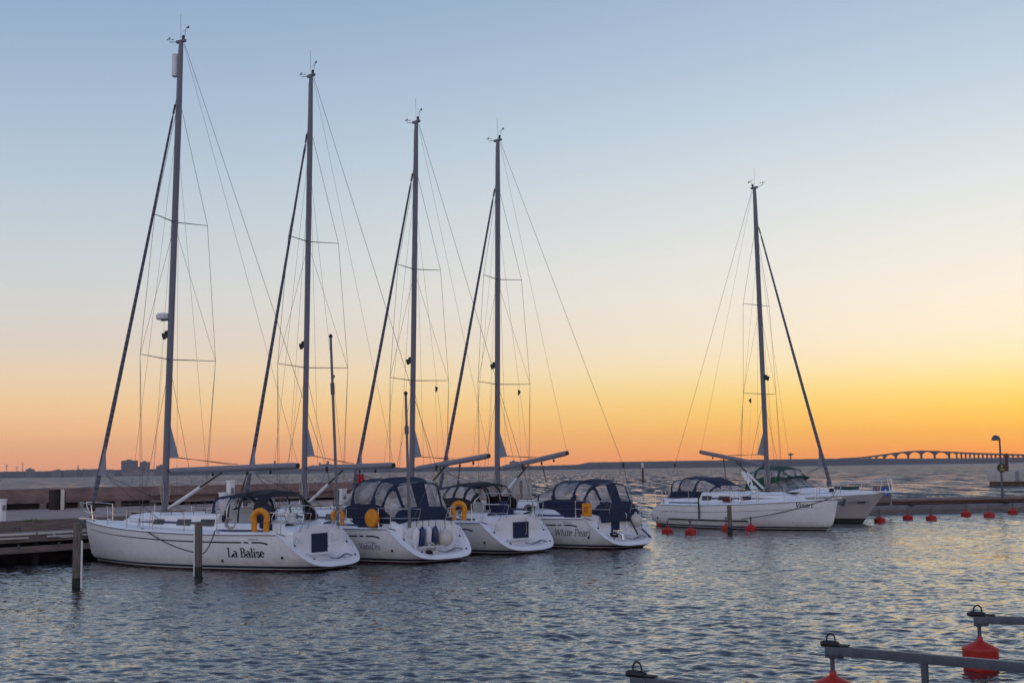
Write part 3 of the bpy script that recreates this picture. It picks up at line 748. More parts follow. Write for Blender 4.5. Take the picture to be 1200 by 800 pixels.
        # masthead gear
        if head:
            tp = mp(top_z)
            MB().box(-.2,.2,-.05,.05,0,.09, Matrix.Translation(tp)).build('masthead_fitting', M['darkalu'], mast, bevel=.01)
            MB().tube([tp, tp+Vector((0,.03,1.0))], .006, 5).build('aerial', M['wire'], mast)
            MB().lathe([(.045,.09),(.05,.2),(.03,.24)], 10, Matrix.Translation(tp+Vector((-.1,0,0)))).build('masthead_light', M['glass'], mast)
            w = MB(); w.tube([tp+Vector((.1,0,.05)), tp+Vector((.5,.02,.1)), tp+Vector((.5,.02,.28))], .012, 5)
            for k in range(3):
                an = 2*math.pi*k/3; w.tube([tp+Vector((.5,.02,.2)), tp+Vector((.5+.09*math.cos(an),.02+.09*math.sin(an),.2))], .006, 4); w.lathe([(.001,-.02),(.035,0),(.001,.03)], 6, Matrix.Translation(tp+Vector((.5+.1*math.cos(an),.02+.1*math.sin(an),.2))))
            w.build('wind_instrument', M['rubber'], mast)
            v = MB(); v.tube([tp+Vector((-.15,0,.08)), tp+Vector((-.2,0,.42))], .008, 5); v.tube([tp+Vector((-.42,.1,.42)), tp+Vector((.0,-.1,.42))], .008, 4); v.prism([(0,-.05),(.14,0),(0,.05)], .01, Matrix.Translation(tp+Vector((-.48,.12,.42)))); v.build('wind_vane', M['rubber'], mast)
        sr = MB(); c = mp(zb+(top_z-zb)*.372); sr.box(.12,.24,-.05,.05,-.12,.12, Matrix.Translation(c)); sr.lathe([(.05,-.1),(.09,.06),(.09,.1)], 10, Matrix.Translation(c+Vector((.3,0,-.06)))); sr.build('deck_light', M['rubber'], mast)
        # stays and shrouds
        zf = zb+(top_z-zb)*frac; hd = mp(zf, .12)
        ft = Vector((s.L-.22, 0, s.sheer(s.L)+.12))
        d = (hd-ft); 
        MB().tube([ft, hd], .009, 5).build('forestay', M['wire'], root)
        n = 60; pts = [ft + d*(.035+.925*i/n) - Vector((0, 0, .10*math.sin(math.pi*i/n))) for i in range(n+1)]
        rr = [(.082-.046*(i/n))*(1+.025*math.sin(i*1.3)) for i in range(n+1)]; rr[0] = .05; rr[-1] = .02
        g = MB().tube(pts, rr, 10).build('furled_jib', M['uv2'] if uv == 'uv' else M['sail'], root)
        # spiral strip on the roll
        c0 = pts[4]; a = (pts[1]-pts[0]).normalized()
        dr = MB(); dr.lathe([(.03,-.12),(.11,-.1),(.11,.02),(.05,.06)], 12, Matrix.Translation(ft+d.normalized()*.32) ); dr.build('furling_drum', M['rubber'], root)
        hw = MB(); hw.tube([ft+d*.962, ft+d*.985], .035, 6); hw.build('halyard_swivel', M['rubber'], root)
        # clew of the jib
        cl = MB(); q = ft + d*.10; top = ft+d*.185; tipc = q + Vector((-.42, .05, -.02)); 
        cl.add([q+Vector((0,.05,0)), tipc, top+Vector((0,.03,0))], [(0,1,2)]); cl.build('jib_clew', M['sail'], g, smooth=False, solid=.02)
        MB().tube([tipc, Vector((xm-1.2, s.yt(xm,0)*.8, s.sheer(xm)+.2))], .009, 5).build('jib_sheet', M['darkrope'], root)
        MB().tube([tipc, Vector((xm-.6, -s.yt(xm,0)*.8, s.sheer(xm)+.2))], .009, 5).build('jib_sheet', M['darkrope'], root)
        for sg in (1, -1):
            cp = Vector((xm-.35, sg*(s.yt(xm-.35,0)-.22), s.sheer(xm)+.05)); cp2 = cp + Vector((.3,0,0))
            tt = sorted([t for t in tips if t[1] == sg], key=lambda t: t[0])
            path = [cp] + [t[2] for t in tt] + [mp(zf, 0)]
            MB().tube(path, .008, 5).build('shroud', M['wire'], root)
            MB().tube([cp+Vector((.12,-.02*sg,0)), mp(zb+(top_z-zb)*tt[0][0]-.15, 0)], .007, 5).build('shroud', M['wire'], root)
            MB().tube([cp+Vector((-.12,-.02*sg,0)), tt[0][2], mp(zb+(top_z-zb)*tt[-1][0]-.1, 0)], .006, 5).build('shroud', M['wire'], root)
            tb = MB(); tb.tube([cp, cp+(path[1]-cp).normalized()*.28], .018, 6); tb.tube([cp+Vector((.12,-.02*sg,0)), cp+Vector((.12,-.03*sg,.28))], .016, 6); tb.build('rigging_screw', M['steel'], root)
            for (fx, fz) in ((.55, .97), (-.75, .9)):
                MB().tube([Vector((xm+fx, sg*(s.yt(xm+fx,0)-.3), s.sheer(xm)+.05)), mp(zb+(top_z-zb)*frac*fz, 0)], .006, 4).build('runner_line', M['wire'], root)
        hal = MB()
        hal.tube([mp(zb+.8, .16), mp(top_z-.2, .13)], .006, 4); hal.build('halyard', M['rope'], root)
        MB().tube([mp(zb+(top_z-zb)*spreads[0][0], -.1)+Vector((-.1,.5,0)), Vector((xm-.5, s.yt(xm,0)*.75, s.sheer(xm)))], .005, 4).build('flag_line', M['rope'], root)
        # backstay, splitting above the transom
        bk = Vector((.45, 0, s.sheer(1.2)+1.9)); tp = mp(top_z-.05, -.15)
        MB().tube([tp, bk], .008, 5).build('backstay', M['wire'], root)
        for sg in (1, -1): MB().tube([bk, Vector((s.xw-.02, sg*.95, s.sheer(1.2)+.05))], .008, 5).build('backstay', M['wire'], root)
        MB().lathe([(.03,-.08),(.05,0),(.03,.1)], 8, Matrix.Translation(bk)).build('backstay_block', M['rubber'], root)
        # boom with topping lift, vang, sheet
        b0 = mp(boom_z0, -.2); b1 = Vector(boom_end); bd = b1-b0; side_ = Vector((-bd.y, bd.x, 0)).normalized(); upv = bd.cross(side_).normalized()
        if upv.z < 0: upv = -upv
        rows = []
        for i, f in enumerate((0, .03, .5, .97, 1)):
            k = (.75, 1, 1, 1, .8)[i]; p = b0+bd*f
            rows.append([p + side_*(.065*k*math.cos(w)) + upv*(.10*k*math.sin(w)) for w in [2*math.pi*j/12 for j in range(12)]])
        bb = MB().grid(rows, closed=True); bb.add(rows[0], [tuple(range(12))]); bb.add(rows[-1], [tuple(range(12))])
        boom = bb.build('boom', M['boomalu'], root)
        MB().tube([b1-bd.normalized()*.01, b1+bd.normalized()*.05], .07, 10, flat=1.2).build('boom_end_cap', M['rubber'], boom)
        gn = MB(); gn.tube([b0+Vector((.14,0,0)), b0-Vector((.03,0,0))], .05, 8); gn.build('gooseneck', M['rubber'], boom)
        for f in (.35,.62,.8):
            p = b0+bd*f-upv*.14; MB().lathe([(.01,-.09),(.04,-.05),(.04,0),(.01,.04)], 8, Matrix.Translation(p)).build('boom_block', M['rubber'], boom)
        MB().tube([b1+upv*.1, mp(top_z-.1,-.13)], .006, 4).build('topping_lift', M['wire'], root)
        v0 = mp(zb+.12, -.18); v1 = b0+bd*.42-upv*.12; vm_ = v0.lerp(v1,.6)
        MB().tube([v0, vm_], .05, 10).build('boom_vang', M['white'], root); MB().tube([vm_, v1], .03, 8).build('boom_vang_rod', M['rubber'], root)
        MB().tube([v0+Vector((0,0,-.08)), v1-Vector((0,0,.06))], .012, 5).build('vang_tackle', M['rope'], root)
        ms = MB(); tr = Vector((.36*s.L+.2, 0, s.sheer(4)+.55))
        for o_ in (-.06, .06): ms.tube([b0+bd*.62-upv*.15, tr+Vector((0,o_,0))], .01, 5)
        ms.build('main_sheet', M['darkrope'], root)
        # corner of the in-mast mainsail
        mc = MB(); a = mp(boom_z0+.42, -.12); t = mp(boom_z0+1.5, -.12); o_ = b0+bd.normalized()*.36+Vector((0,0,.42))
        mc.add([a, o_, t], [(0,1,2)]); mc.build('mainsail_clew', M['sail'], root, smooth=False, solid=.02)
        MB().tube([o_, b0+bd*.55+upv*.12], .01, 5).build('outhaul', M['darkrope'], root)
        MB().tube([o_+Vector((0,.03,.02)), b0+bd*.5+upv*.12+Vector((0,.04,0))], .008, 5).build('outhaul', M['darkrope'], root)
        if pennant:
            # small limp pennant under the port spreader and courtesy block to starboard
            tl = [t for t in tips if t[1] == -1][0][2]; pc = mp(zb+(top_z-zb)*spreads[0][0]).lerp(tl, .62) + Vector((0,0,-.22))
            fl = MB(); fl.grid([[pc, pc+Vector((-.08,.03,-.02)), pc+Vector((-.16,.0,-.08))],[pc+Vector((0,0,-.13)), pc+Vector((-.06,-.04,-.15)), pc+Vector((-.1,.02,-.2))],[pc+Vector((0,0,-.2)), pc+Vector((-.03,.02,-.22)), pc+Vector((-.04,0,-.24))]])
            fl.build('pennant', M['rubber'], root, solid=.006)
            MB().tube([pc+Vector((0,0,.2)), pc+Vector((0,0,-.3)), Vector((xm-.4, -s.yt(xm,0)*.7, s.sheer(xm)))], .005, 4).build('flag_line', M['rope'], root)
        # halyard coils at the mast foot
        co_ = MB()
        for sg in (1,-1):
            for k in range(3):
                ce = mp(zb+.55+.12*k, .0)+Vector((0, sg*(.12+.02*k), 0)); co_.tube([ce+Vector((.07*math.cos(w),0,.22*math.sin(w))) for w in [2*math.pi*j/12 for j in range(13)]], .014, 5)
        co_.build('halyard_coil', M['rope'], root)
        return mp, zb
M['navycove'] = mat('navy_cove_line', (0.02,0.04,0.12), 0.3, var=0.1)
M['greyline'] = mat('grey_strake', (0.2,0.21,0.25), 0.5, var=0.1)
def jib_material():
    m = mat('furled_jib_cloth', (0.34,0.35,0.41), 0.85, bump=0.6, bscale=9); nt = m.node_tree; N = nt.nodes.new; K = nt.links.new; p = nt.nodes['Principled BSDF']
    tc = N('ShaderNodeTexCoord'); mp = N('ShaderNodeMapping'); mp.inputs['Rotation'].default_value = (0, -1.12, 0); K(tc.outputs['Object'], mp.inputs[0])
    w = N('ShaderNodeTexWave'); w.inputs['Scale'].default_value = 1.5; w.inputs['Distortion'].default_value = 1.5; w.inputs['Detail'].default_value = 2; w.bands_direction = 'X'; K(mp.outputs[0], w.inputs['Vector'])
    cr = N('ShaderNodeValToRGB'); cr.color_ramp.elements[0].position = .2; cr.color_ramp.elements[0].color = (.085,.085,.125,1); cr.color_ramp.elements[1].position = .8; cr.color_ramp.elements[1].color = (.15,.15,.20,1)
    K(w.outputs['Fac'], cr.inputs[0]); K(cr.outputs[0], p.inputs['Base Color']); return m
M['uv2'] = jib_material()

def canopy(root, name, hoops, windows, mt, base='clear', n=8, na=44, frames=True, skin_='fabric'):
    """cloth stretched over hoops. hoop = (x at base, z at base, half width, height, lean of the top in x, squareness)
       windows = [(u0,u1,v0,v1,'clear'|'open')], u along the hoops (0..number-1), v across (0 port .. 1 starboard)"""
    def hoop(u):
        i = min(int(u), len(hoops)-2); f = u-i; 
        a = [hoops[i][k]*(1-f)+hoops[i+1][k]*f for k in range(6)]
        if abs(hoops[i][3]-hoops[i+1][3]) < .3 and 0 < f < 1: a[3] -= .035*math.sin(math.pi*f)
        return a
    def P(u, v, off=0):
        x, z, w, h, ln, e = hoop(u); t = math.pi*v; c, s_ = math.cos(t), math.sin(t)
        k = abs(s_)**e
        wr = .011*math.sin(7*u+9*v)*math.sin(13*v+2*u)+.007*math.sin(23*v-11*u)
        return Vector((x+ln*k+wr*.6, (w+off+wr)*math.copysign(abs(c)**e, c), z+(h+off+wr)*k))
    NU = (len(hoops)-1)*n*2
    def kind(u, v):
        for wi, (u0, u1, v0, v1, kd) in enumerate(windows):
            a = (u-(u0+u1)/2)/((u1-u0)/2); b = (v-(v0+v1)/2)/((v1-v0)/2)
            if abs(a)**5+abs(b)**5 < 1: return kd if kd == 'open' else wi
        return None
    fab, win = MB(), MB(); V = [[P((len(hoops)-1)*i/NU, j/na) for j in range(na+1)] for i in range(NU+1)]
    allv = [p for r in V for p in r]; ff, fw = [], {}
    for i in range(NU):
        for j in range(na):
            k = kind((len(hoops)-1)*(i+.5)/NU, (j+.5)/na); q = (i*(na+1)+j, i*(na+1)+j+1, (i+1)*(na+1)+j+1, (i+1)*(na+1)+j)
            if k is None: ff.append(q)
            elif k != 'open': fw.setdefault(k, []).append(q)
    def sub(fs):
        used = sorted({v for f in fs for v in f}); m_ = {v: i for i, v in enumerate(used)}
        b = MB(); b.add([allv[v] for v in used], [tuple(m_[v] for v in f) for f in fs]); return b
    o = sub(ff).build(name, M[mt], root, solid=.012)
    for k in sorted(fw): sub(fw[k]).build('window', M[base], o)
    if frames:
        fr = MB()
        for u in range(len(hoops)):
            if hoops[u][3] < .3: continue
            fr.tube([P(u, v/24, -.03) for v in range(25)], .014, 6)
        fr.build('hoop_frame', M['steel'], o)
    return o, P

def horseshoe(label, loc, rot, s=1.0, group='yellow lifebuoys on the stern rails'):
    e = empty('lifebuoy', loc, 0, label, 'lifebuoy', group); e.rotation_euler = rot
    pts = [Vector((.2*s*math.cos(w), 0, .2*s*math.sin(w)+.1*s)) for w in [math.radians(a) for a in range(-25, 206, 11)]]
    pts = [Vector((.17*s,0,-.26*s))] + pts + [Vector((-.17*s,0,-.26*s))]
    MB().tube(pts, [.075*s]+[.085*s]*(len(pts)-2)+[.075*s], 12, flat=1.0).build('foam_horseshoe', M['yellow'], e)
    st = MB()
    for x in (-.19*s, .19*s): st.tube([(x-.095*s,0,-.02*s),(x,-.095*s,-.02*s),(x+.095*s,0,-.02*s),(x,.095*s,-.02*s),(x-.095*s,0,-.02*s)], .01*s, 5)
    st.build('strap', M['rubber'], e)
    return e
def round_buoy(label, loc, rot, r=.3, mt='yellow', group='yellow lifebuoys on the stern rails'):
    e = empty('lifebuoy', loc, 0, label, 'lifebuoy', group); e.rotation_euler = rot
    MB().lathe([(.001,-.08),(r*.6,-.1),(r*.93,-.07),(r,0),(r*.93,.07),(r*.6,.1),(.001,.08)], 28, Matrix.Rotation(math.pi/2, 4, 'X')).build('cover', M[mt], e)
    MB().tube([(r*1.01*math.cos(w),0,r*1.01*math.sin(w)) for w in [2*math.pi*i/24 for i in range(25)]], .012, 5).build('piping', M['orange'], e)
    return e
def fender(label, loc, mt='white', L_=.62, r=.11, ball=False, rot=(0,0,0), group='fenders on the transoms'):
    e = empty('fender', loc, 0, label, 'fender', group); e.rotation_euler = rot
    if ball: pr = [(.001,-r)]+[(r*math.cos(math.radians(a)), r*math.sin(math.radians(a))) for a in range(-75, 76, 15)]+[(.05,r*1.08),(.04,r*1.25),(.001,r*1.27)]
    else: pr = [(.001,-L_/2-.04),(.03,-L_/2-.03),(r*.6,-L_/2+.02),(r,-L_/2+.09),(r,L_/2-.09),(r*.6,L_/2-.02),(.03,L_/2+.03),(.001,L_/2+.04)]
    MB().lathe(pr, 18).build('body', M[mt], e)
    MB().tube([(0,0,(r if ball else L_/2)+.0),(0.01,0,(r if ball else L_/2)+.35)], .01, 5).build('lanyard', M['darkrope'], e)
    MB().lathe([(.03,(r*1.1 if ball else L_/2)-.03),(.045,(r*1.15 if ball else L_/2)+.0),(.02,(r*1.2 if ball else L_/2)+.04)], 10).build('eye', M['navycove'], e)
    return e
def loc2w(root, p):
    c, s_ = math.cos(root.rotation_euler.z), math.sin(root.rotation_euler.z); p = Vector(p)
    return Vector((root.location.x+c*p.x-s_*p.y, root.location.y+s_*p.x+c*p.y, root.location.z+p.z))
def w2loc(root, w):
    c, s_ = math.cos(root.rotation_euler.z), math.sin(root.rotation_euler.z); d = Vector(w)-root.location
    return Vector((c*d.x+s_*d.y, -s_*d.x+c*d.y, d.z))
def wheel(root, Y, x=1.7, r=.42):
    e = MB(); z = Y.sheer(x)+.5; e.tube([(x, r*math.cos(w), z+r*math.sin(w)) for w in [2*math.pi*i/24 for i in range(25)]], .018, 6)
    for k in range(5):
        w = 2*math.pi*k/5; e.tube([(x,0,z),(x, r*math.cos(w), z+r*math.sin(w))], .01, 5)
    e.build('steering_wheel', M['steel'], root)
    p = MB(); p.box(x+.05, x+.28, -.13, .13, Y.sheer(x)-.3, z+.1); p.build('wheel_pedestal', M['rim'], root, bevel=.03)
def ropeline(name, a, b, sag, mt, label, r=.014, cat='rope', group='mooring ropes', n=14):
    a, b = Vector(a), Vector(b); pts = [a.lerp(b, i/n)-Vector((0,0,sag*4*(i/n)*(1-i/n))) for i in range(n+1)]
    return tag(MB().tube(pts, r, 6).build(name, M[mt], None), label, cat, group)
# ------------------------------------------------------------------ the five sailing yachts
def yacht(px, py, th, L, label, B=3.6, z=0.12, **kw):
    S = at(px, py, z); S.z = 0
    Y = Yacht(L=L, B=B, **kw); root = empty('sailing_yacht', S, math.radians(th), label, 'sailing yacht', 'sailing yachts moored in the harbour')
    Y.hull(root, M['hull']); Y.transom(root); Y.deck(root); return Y, root
def spray(root, Y, x0=4.9, x1=3.95, x2=3.4, top=2.32, mt='navy', w=1.12):
    zb = Y.sheer(x1)+.3
    return canopy(root, 'sprayhood', [(x0, zb+.14, w*.76, .03, 0, .62), (x1, zb, w*.97, top-.08-zb, .30, .62), (x2, zb-.04, w, top-zb+.04, 0, .62)],
        [(.2,.94,.06,.33,'clear'), (.2,.94,.35,.65,'clear'), (.2,.94,.67,.94,'clear'), (1.15,1.8,.05,.30,'clear'), (1.15,1.8,.70,.95,'clear')], mt)
def enclosure(root, Y, top, w=1.3, xf=4.7, xa=.95, mt='navy', FL=.6):
    zb = Y.sheer(3)+.28
    H_ = [(xf, zb+.16, w*.72, .03, 0, .6), (xf-.9, zb+.02, w*.9, (top-zb)*FL, .25, .58), (xf-1.75, zb-.03, w, top-zb-.02, .15, .58), (xf-2.7, zb-.05, w, top-zb+.05, -.05, .58), (xa+.75, zb-.1, w*.97, (top-zb)*.95, -.35, .56), (xa, zb-.15, w*.85, .18, 0, .56)]
    W_ = [(.18,.92,.05,.33,'clear'), (.18,.92,.35,.65,'clear'), (.18,.92,.67,.95,'clear'), (1.06,1.92,.06,.34,'clear'), (1.06,1.92,.66,.94,'clear'),
          (2.06,2.94,.06,.34,'clear'), (2.06,2.94,.66,.94,'clear'), (3.08,3.9,.07,.34,'clear'), (3.08,3.9,.66,.93,'clear'),
          (4.05,4.7,.05,.29,'clear'), (4.05,4.7,.335,.48,'clear'), (4.05,4.7,.52,.665,'clear'), (4.05,4.7,.71,.95,'clear')]
    o = canopy(root, 'cockpit_tent', H_, W_, mt)
    # canvas skirt down to the coaming
    sk = MB()
    for sg in (1, -1):
        sk.grid([[(x, sg*(w+.0), zb-.02) for x in (xf-1.0, 3, 2.2, xa+.75)], [(x, sg*(w+.05), zb-.26) for x in (xf-1.0, 3, 2.2, xa+.75)]])
    sk.grid([[(xa+.02, y, zb+.02) for y in (-w*.85, 0, w*.85)], [(xa-.06, y, zb-.42) for y in (-w*.85, 0, w*.85)]])
    sk.build('canvas_skirt', M[mt], root, solid=.01)
    return o
def washboard(root, Y, y=.1, mt='navy', w=.28, h=.52):
    z = Y.sheer(Y.cutx)-h-.02
    MB().box(Y.xw-.04, Y.xw+.02, y-w, y+w, z, z+h).build('transom_cover', M[mt], root, bevel=.008)

# 1: nearest yacht
Y1, b1 = yacht(397, 662, 150, 10.9, 'white yacht named La Balise moored nearest the camera, radar on its mast', B=3.65)
Y1.stripes(b1); Y1.rails(b1); washboard(b1, Y1, y=0, w=.37, h=.58)
Y1.text(b1, 'La Balise', 2.2, .43, .26, 1, thick=.14, thin=.05)
Y1.text(b1, 'BAVARIA 38', 1.9, .93, .05, 1, 'greypaint', 'maker_lettering', thick=.1, thin=.08, slant=.3)
Y1.text_transom(b1, 'BAVARIA', .17, -.35, .075)
mp1, zb1 = Y1.rig(b1, 7.2, 17.5, 1.85, (1.6, 0, 3.12), 3.02, [(.318, 1.72, .42), (.61, 1.22, .32)], pennant=False)
spray(b1, Y1)
canopy(b1, 'bimini', [(3.4,1.38,1.2,.93,.0,.6),(2.9,1.38,1.22,1.02,0,.6),(2.3,1.36,1.22,.98,-.1,.6),(1.75,1.32,1.1,.6,-.1,.6)],
    [(-.5,.95,-.05,.27,'open'),(1.05,1.9,-.05,.27,'open'),(-.5,.95,.73,1.05,'open'),(1.05,1.9,.73,1.05,'open'),(2.3,3.5,.25,.75,'open')], 'black')
sd = MB(); sd.grid([[(1.5,1.28,1.2),(2.0,1.3,1.2)],[(1.6,1.22,1.6),(2.0,1.24,1.7)],[(1.75,1.05,1.85),(2.05,1.12,1.95)]]); sd.build('side_curtain', M['navy'], b1, solid=.015)
wheel(b1, Y1)
# radar, reflector tube on the mast
rd = mp1(zb1+(17.5-zb1)*.41, .34); e = MB().lathe([(.001,-.1),(.24,-.09),(.27,-.02),(.26,.06),(.2,.11),(.001,.14)], 22, Matrix.Translation(rd)).build('radar_dome', M['white'], b1)
br = MB(); br.box(-.32,.1,-.05,.05,-.14,-.1, Matrix.Translation(rd)); br.build('radar_bracket', M['darkalu'], e)
MB().lathe([(.03,-.42),(.11,-.38),(.11,.38),(.03,.42)], 14, Matrix.Translation(mp1(16.75, .24))).build('radar_reflector', M['white'], b1)
pl = at_y(391, 612, 39.6)
lp = w2loc(b1, pl); lp = Vector((1.25, -1.05, 1.2))
def stern_pole(root, base, px, pytop, name='aerial_pole'):
    w = loc2w(root, base); t = at_y(px, pytop, w.y); t = w2loc(root, t); b = Vector(base)
    e = MB().tube([b, t], [.05, .04], 8).build(name, M['alu'], root)
    MB().tube([b.lerp(t,.70), b.lerp(t,.76)], .07, 8).build('collar', M['darkalu'], e)
    MB().lathe([(.04,-.02),(.07,.03),(.03,.1)], 8, Matrix.Translation(t)).build('pole_cap', M['rubber'], e)
stern_pole(b1, (.95, -1.2, 1.1), 387.5, 395)

# 2: the one named VanaDis
Y2, b2 = yacht(524, 654, 138, 11.0, 'white yacht with a tall navy cockpit tent and fenders stowed on its transom', B=3.7)
Y2.stripes(b2); Y2.rails(b2)
Y2.text(b2, 'VanaDis', 1.85, .45, .19, 1, 'greypaint', thick=.11, thin=.05)
bb = MB(); pts = [Y2.side(1.75 - .22*math.cos(a), .62+.06*math.sin(a), 1, .01) for a in [math.radians(x) for x in range(10, 171, 16)]]
bb.tube(pts, .009, 4); bb.build('name_flourish', M['greypaint'], b2)
Y2.text_transom(b2, 'BAVARIA', .17, -.35, .075)
Y2.rig(b2, 7.2, 17.35, 1.4, (2.5, 0, 3.1), 3.05, [(.318, 1.6, .42), (.61, 1.15, .32)])
enclosure(b2, Y2, 2.72, w=1.38, FL=.36); wheel(b2, Y2)
_q = w2loc(b2, at(480, 618, 1.12)); stern_pole(b2, _q, 475.5, 462)

# 3
Y3, b3 = yacht(625, 644, 136, 10.3, 'white yacht with an open dark hood, third in the row of four', B=3.55)
Y3.stripes(b3); Y3.rails(b3); washboard(b3, Y3, y=-.15, w=.38, h=.58)
Y3.text(b3, 'BAVARIA 34', 2.5, .93, .05, 1, 'greypaint', 'maker_lettering', thick=.1, thin=.08, slant=.3) if False else None
Y3.text_transom(b3, 'BAVARIA', .17, -.35, .075)
Y3.rig(b3, 6.35, 16.45, 1.7, (2.0, .15, 3.4), 2.98, [(.318, 1.5, .4), (.61, 1.1, .3)])
spray(b3, Y3, x0=4.5, x1=3.7, x2=3.25, top=2.42, w=1.15)
canopy(b3, 'bimini', [(3.3,1.5,1.2,.90,.0,.6),(2.75,1.5,1.22,.98,0,.6),(2.25,1.5,1.22,.92,-.1,.6),(1.85,1.5,1.15,.6,-.1,.6)],
    [(.1,.9,.08,.30,'clear'),(1.1,1.9,.08,.30,'clear'),(2.1,2.75,.08,.30,'clear'),(.1,.9,.70,.92,'clear'),(1.1,1.9,.70,.92,'clear'),(2.1,2.75,.70,.92,'clear'),(2.25,3.5,.3,.7,'open')], 'black')
wc = MB(); wc.tube([(1.6,-.1,1.0),(1.6,-.1,1.25),(1.55,-.1,1.55),(1.5,-.1,1.78)], [.5,.55,.48,.15], 14, flat=.55); wc.build('wheel_cover', M['navy'], b3)

# 4
Y4, b4 = yacht(744, 638, 136, 10.8, 'white yacht named White Pearl, rightmost of the row of four, long navy tent', B=3.6)
Y4.stripes(b4); Y4.rails(b4); washboard(b4, Y4, y=.2, w=.22, h=.5)
Y4.text(b4, 'White Pearl', 1.65, .48, .24, 1, thick=.08, thin=.05, slant=.35)
Y4.text(b4, 'BAVARIA 38', 1.8, .93, .05, 1, 'greypaint', 'maker_lettering', thick=.1, thin=.08, slant=.3)
Y4.text_transom(b4, 'BAVARIA', .17, -.35, .075)
Y4.rig(b4, 7.0, 16.35, 1.2, (3.3, -.1, 3.5), 2.95, [(.318, 1.5, .4), (.61, 1.1, .3)])
enclosure(b4, Y4, 2.50, w=1.3, xf=4.5, xa=.7); wheel(b4, Y4)
out = MB(); out.box(.45,.7,.2,.4,.5,.66); out.tube([(.5,.3,.6),(.35,.3,.5),(.3,.3,.3)], .06, 8); out.build('folded_ladder', M['steel'], b4, bevel=.01)

# 5: opposite, bow towards the right
S5 = Vector((7.85, 65.3, 0)); Y5 = Yacht(L=10.5, B=3.8, sheer_bow=1.38, sheer_mid=1.08, sheer_aft=1.08, cutx=.8, cut0=.25)
b5 = empty('sailing_yacht', S5, math.radians(-52.2), 'white yacht facing right, moored alone across the basin beside the motor cruiser', 'sailing yacht', 'sailing yachts moored in the harbour')
Y5.hull(b5, M['hull']); Y5.transom(b5); Y5.deck(b5); Y5.stripes(b5, drop=.3, w=.035, mt='greypaint'); Y5.rails(b5)
Y5.text(b5, 'Vinart', 9.2, 1.04, .2, -1, thick=.12, thin=.07, slant=.3)
Y5.rig(b5, 6.5, 16.1, .75, (2.2, 0.1, 3.62), 2.95, [(.318, 1.15, .22), (.61, .92, .2)])
enclosure(b5, Y5, 2.42, w=1.3, xf=4.7, xa=.8); wheel(b5, Y5)
# long dark bumper band with square end
bd5 = MB(); bd5.tube([Y5.side(x, .42, -1, .05) for x in np.linspace(1.6, 6.6, 12)], .035, 6); bd5.build('bumper_rail', M['rubber'], b5)
ol = MB(); a_ = Vector((5.2, -(Y5.yt(5.2,0)-.5), Y5.sheer(5.2)+.22)); MB().box(a_.x-.22, a_.x+.22, a_.y-.1, a_.y+.08, a_.z-.08, a_.z+.09).build('red_roll', mat('red_roll_cloth', (.12,.012,.02), .8), b5, bevel=.04)
om = MB(); om.box(.5,.75,.6,.9,1.2,1.7); om.box(.55,.68,.7,.8,.7,1.25); om.build('outboard_motor', M['rubber'], b5, bevel=.05)

# loose things on the yachts
def on(root, p, rz=0): return loc2w(root, p), root.rotation_euler.z + rz
p, r = on(b1, (1.6, Y1.yt(1.6,0)+.05, 1.47)); horseshoe('yellow horseshoe lifebuoy with black straps on the rail of the nearest yacht', p, (0,0,r+.3), 1.08)
p, r = on(b2, (1.6, Y2.yt(1.6,0)+.08, 1.43)); round_buoy('round yellow lifebuoy cover beside the tall navy cockpit tent', p, (0,0,r), .29)
p, r = on(b2, (.85, -1.42, 1.52)); horseshoe('yellow horseshoe lifebuoy with orange strap between the second and third yacht', p, (0,0,r+math.radians(35)), 1.0)
p, r = on(b1, (1.2, -1.5, 1.45)); horseshoe('yellow lifebuoy half hidden behind the stern rail of the nearest yacht', p, (0,0,r+.5), .8)
p, r = on(b4, (.85, Y4.yt(1.2,0)+.05, 1.42)); e = empty('rescue_line_bag', p, r, 'flat yellow rescue bag hanging on the rail of the rightmost yacht of four', 'rescue bag')
MB().box(-.2,.2,-.05,.05,-.24,.24).build('bag', M['yellow'], e, bevel=.04); MB().box(-.1,.1,.052,.06,-.08,.12).build('printed_mark', M['orange'], e, smooth=False)
MB().tube([(-.12,0,.24),(-.1,0,.31),(.1,0,.31),(.12,0,.24)], .012, 5).build('strap', M['rubber'], e)
def tp(Y, x, y, z): return (x, y, z)
for (y, mt_, lab) in ((.75,'white','white fender at the left in the row on the second yacht transom'), (.48,'navycove','navy fender between two white ones on the second yacht transom'), (.2,'white','white fender in the middle of the row on the second yacht transom'), (-.1,'navycove','navy fender next to the big ball fender on the second yacht')):
    p, r = on(b2, (.66, y, .80)); fender(lab, p, mt_, .6, .115, rot=(.0,-.12,r))
p, r = on(b2, (.58, -.5, .72)); fender('big pale ball fender at the right end of the fender row on the second yacht', p, 'cream', r=.27, ball=True, rot=(0,0,r))
p, r = on(b4, (.62, -.85, .95)); fender('big grey ball fender on the transom of the rightmost yacht of four', p, 'cream', r=.25, ball=True, rot=(0,0,r))
def coil(label, loc, r=.17, mt='rope', tilt=(1.2,0,0)):
    e = empty('coiled_rope', loc, 0, label, 'rope', 'coiled ropes on the sterns'); e.rotation_euler = tilt
    for k in range(3): 
        MB().tube([((r-.02*k)*math.cos(w), (r-.02*k)*math.sin(w)*.8, .025*k+.01*math.sin(3*w)) for w in [2*math.pi*i/18 for i in range(19)]], .02, 6).build('loop', M[mt], e)
    return e
p, r = on(b2, (.40, .35, .50)); coil('pale rope coil lying below the fenders on the second yacht', p, .22, tilt=(.9,0,r))
p, r = on(b2, (.18, .62, .33)); coil('small dark rope coil at the bottom of the second yacht transom', p, .13, 'darkrope', (.4,0,r))
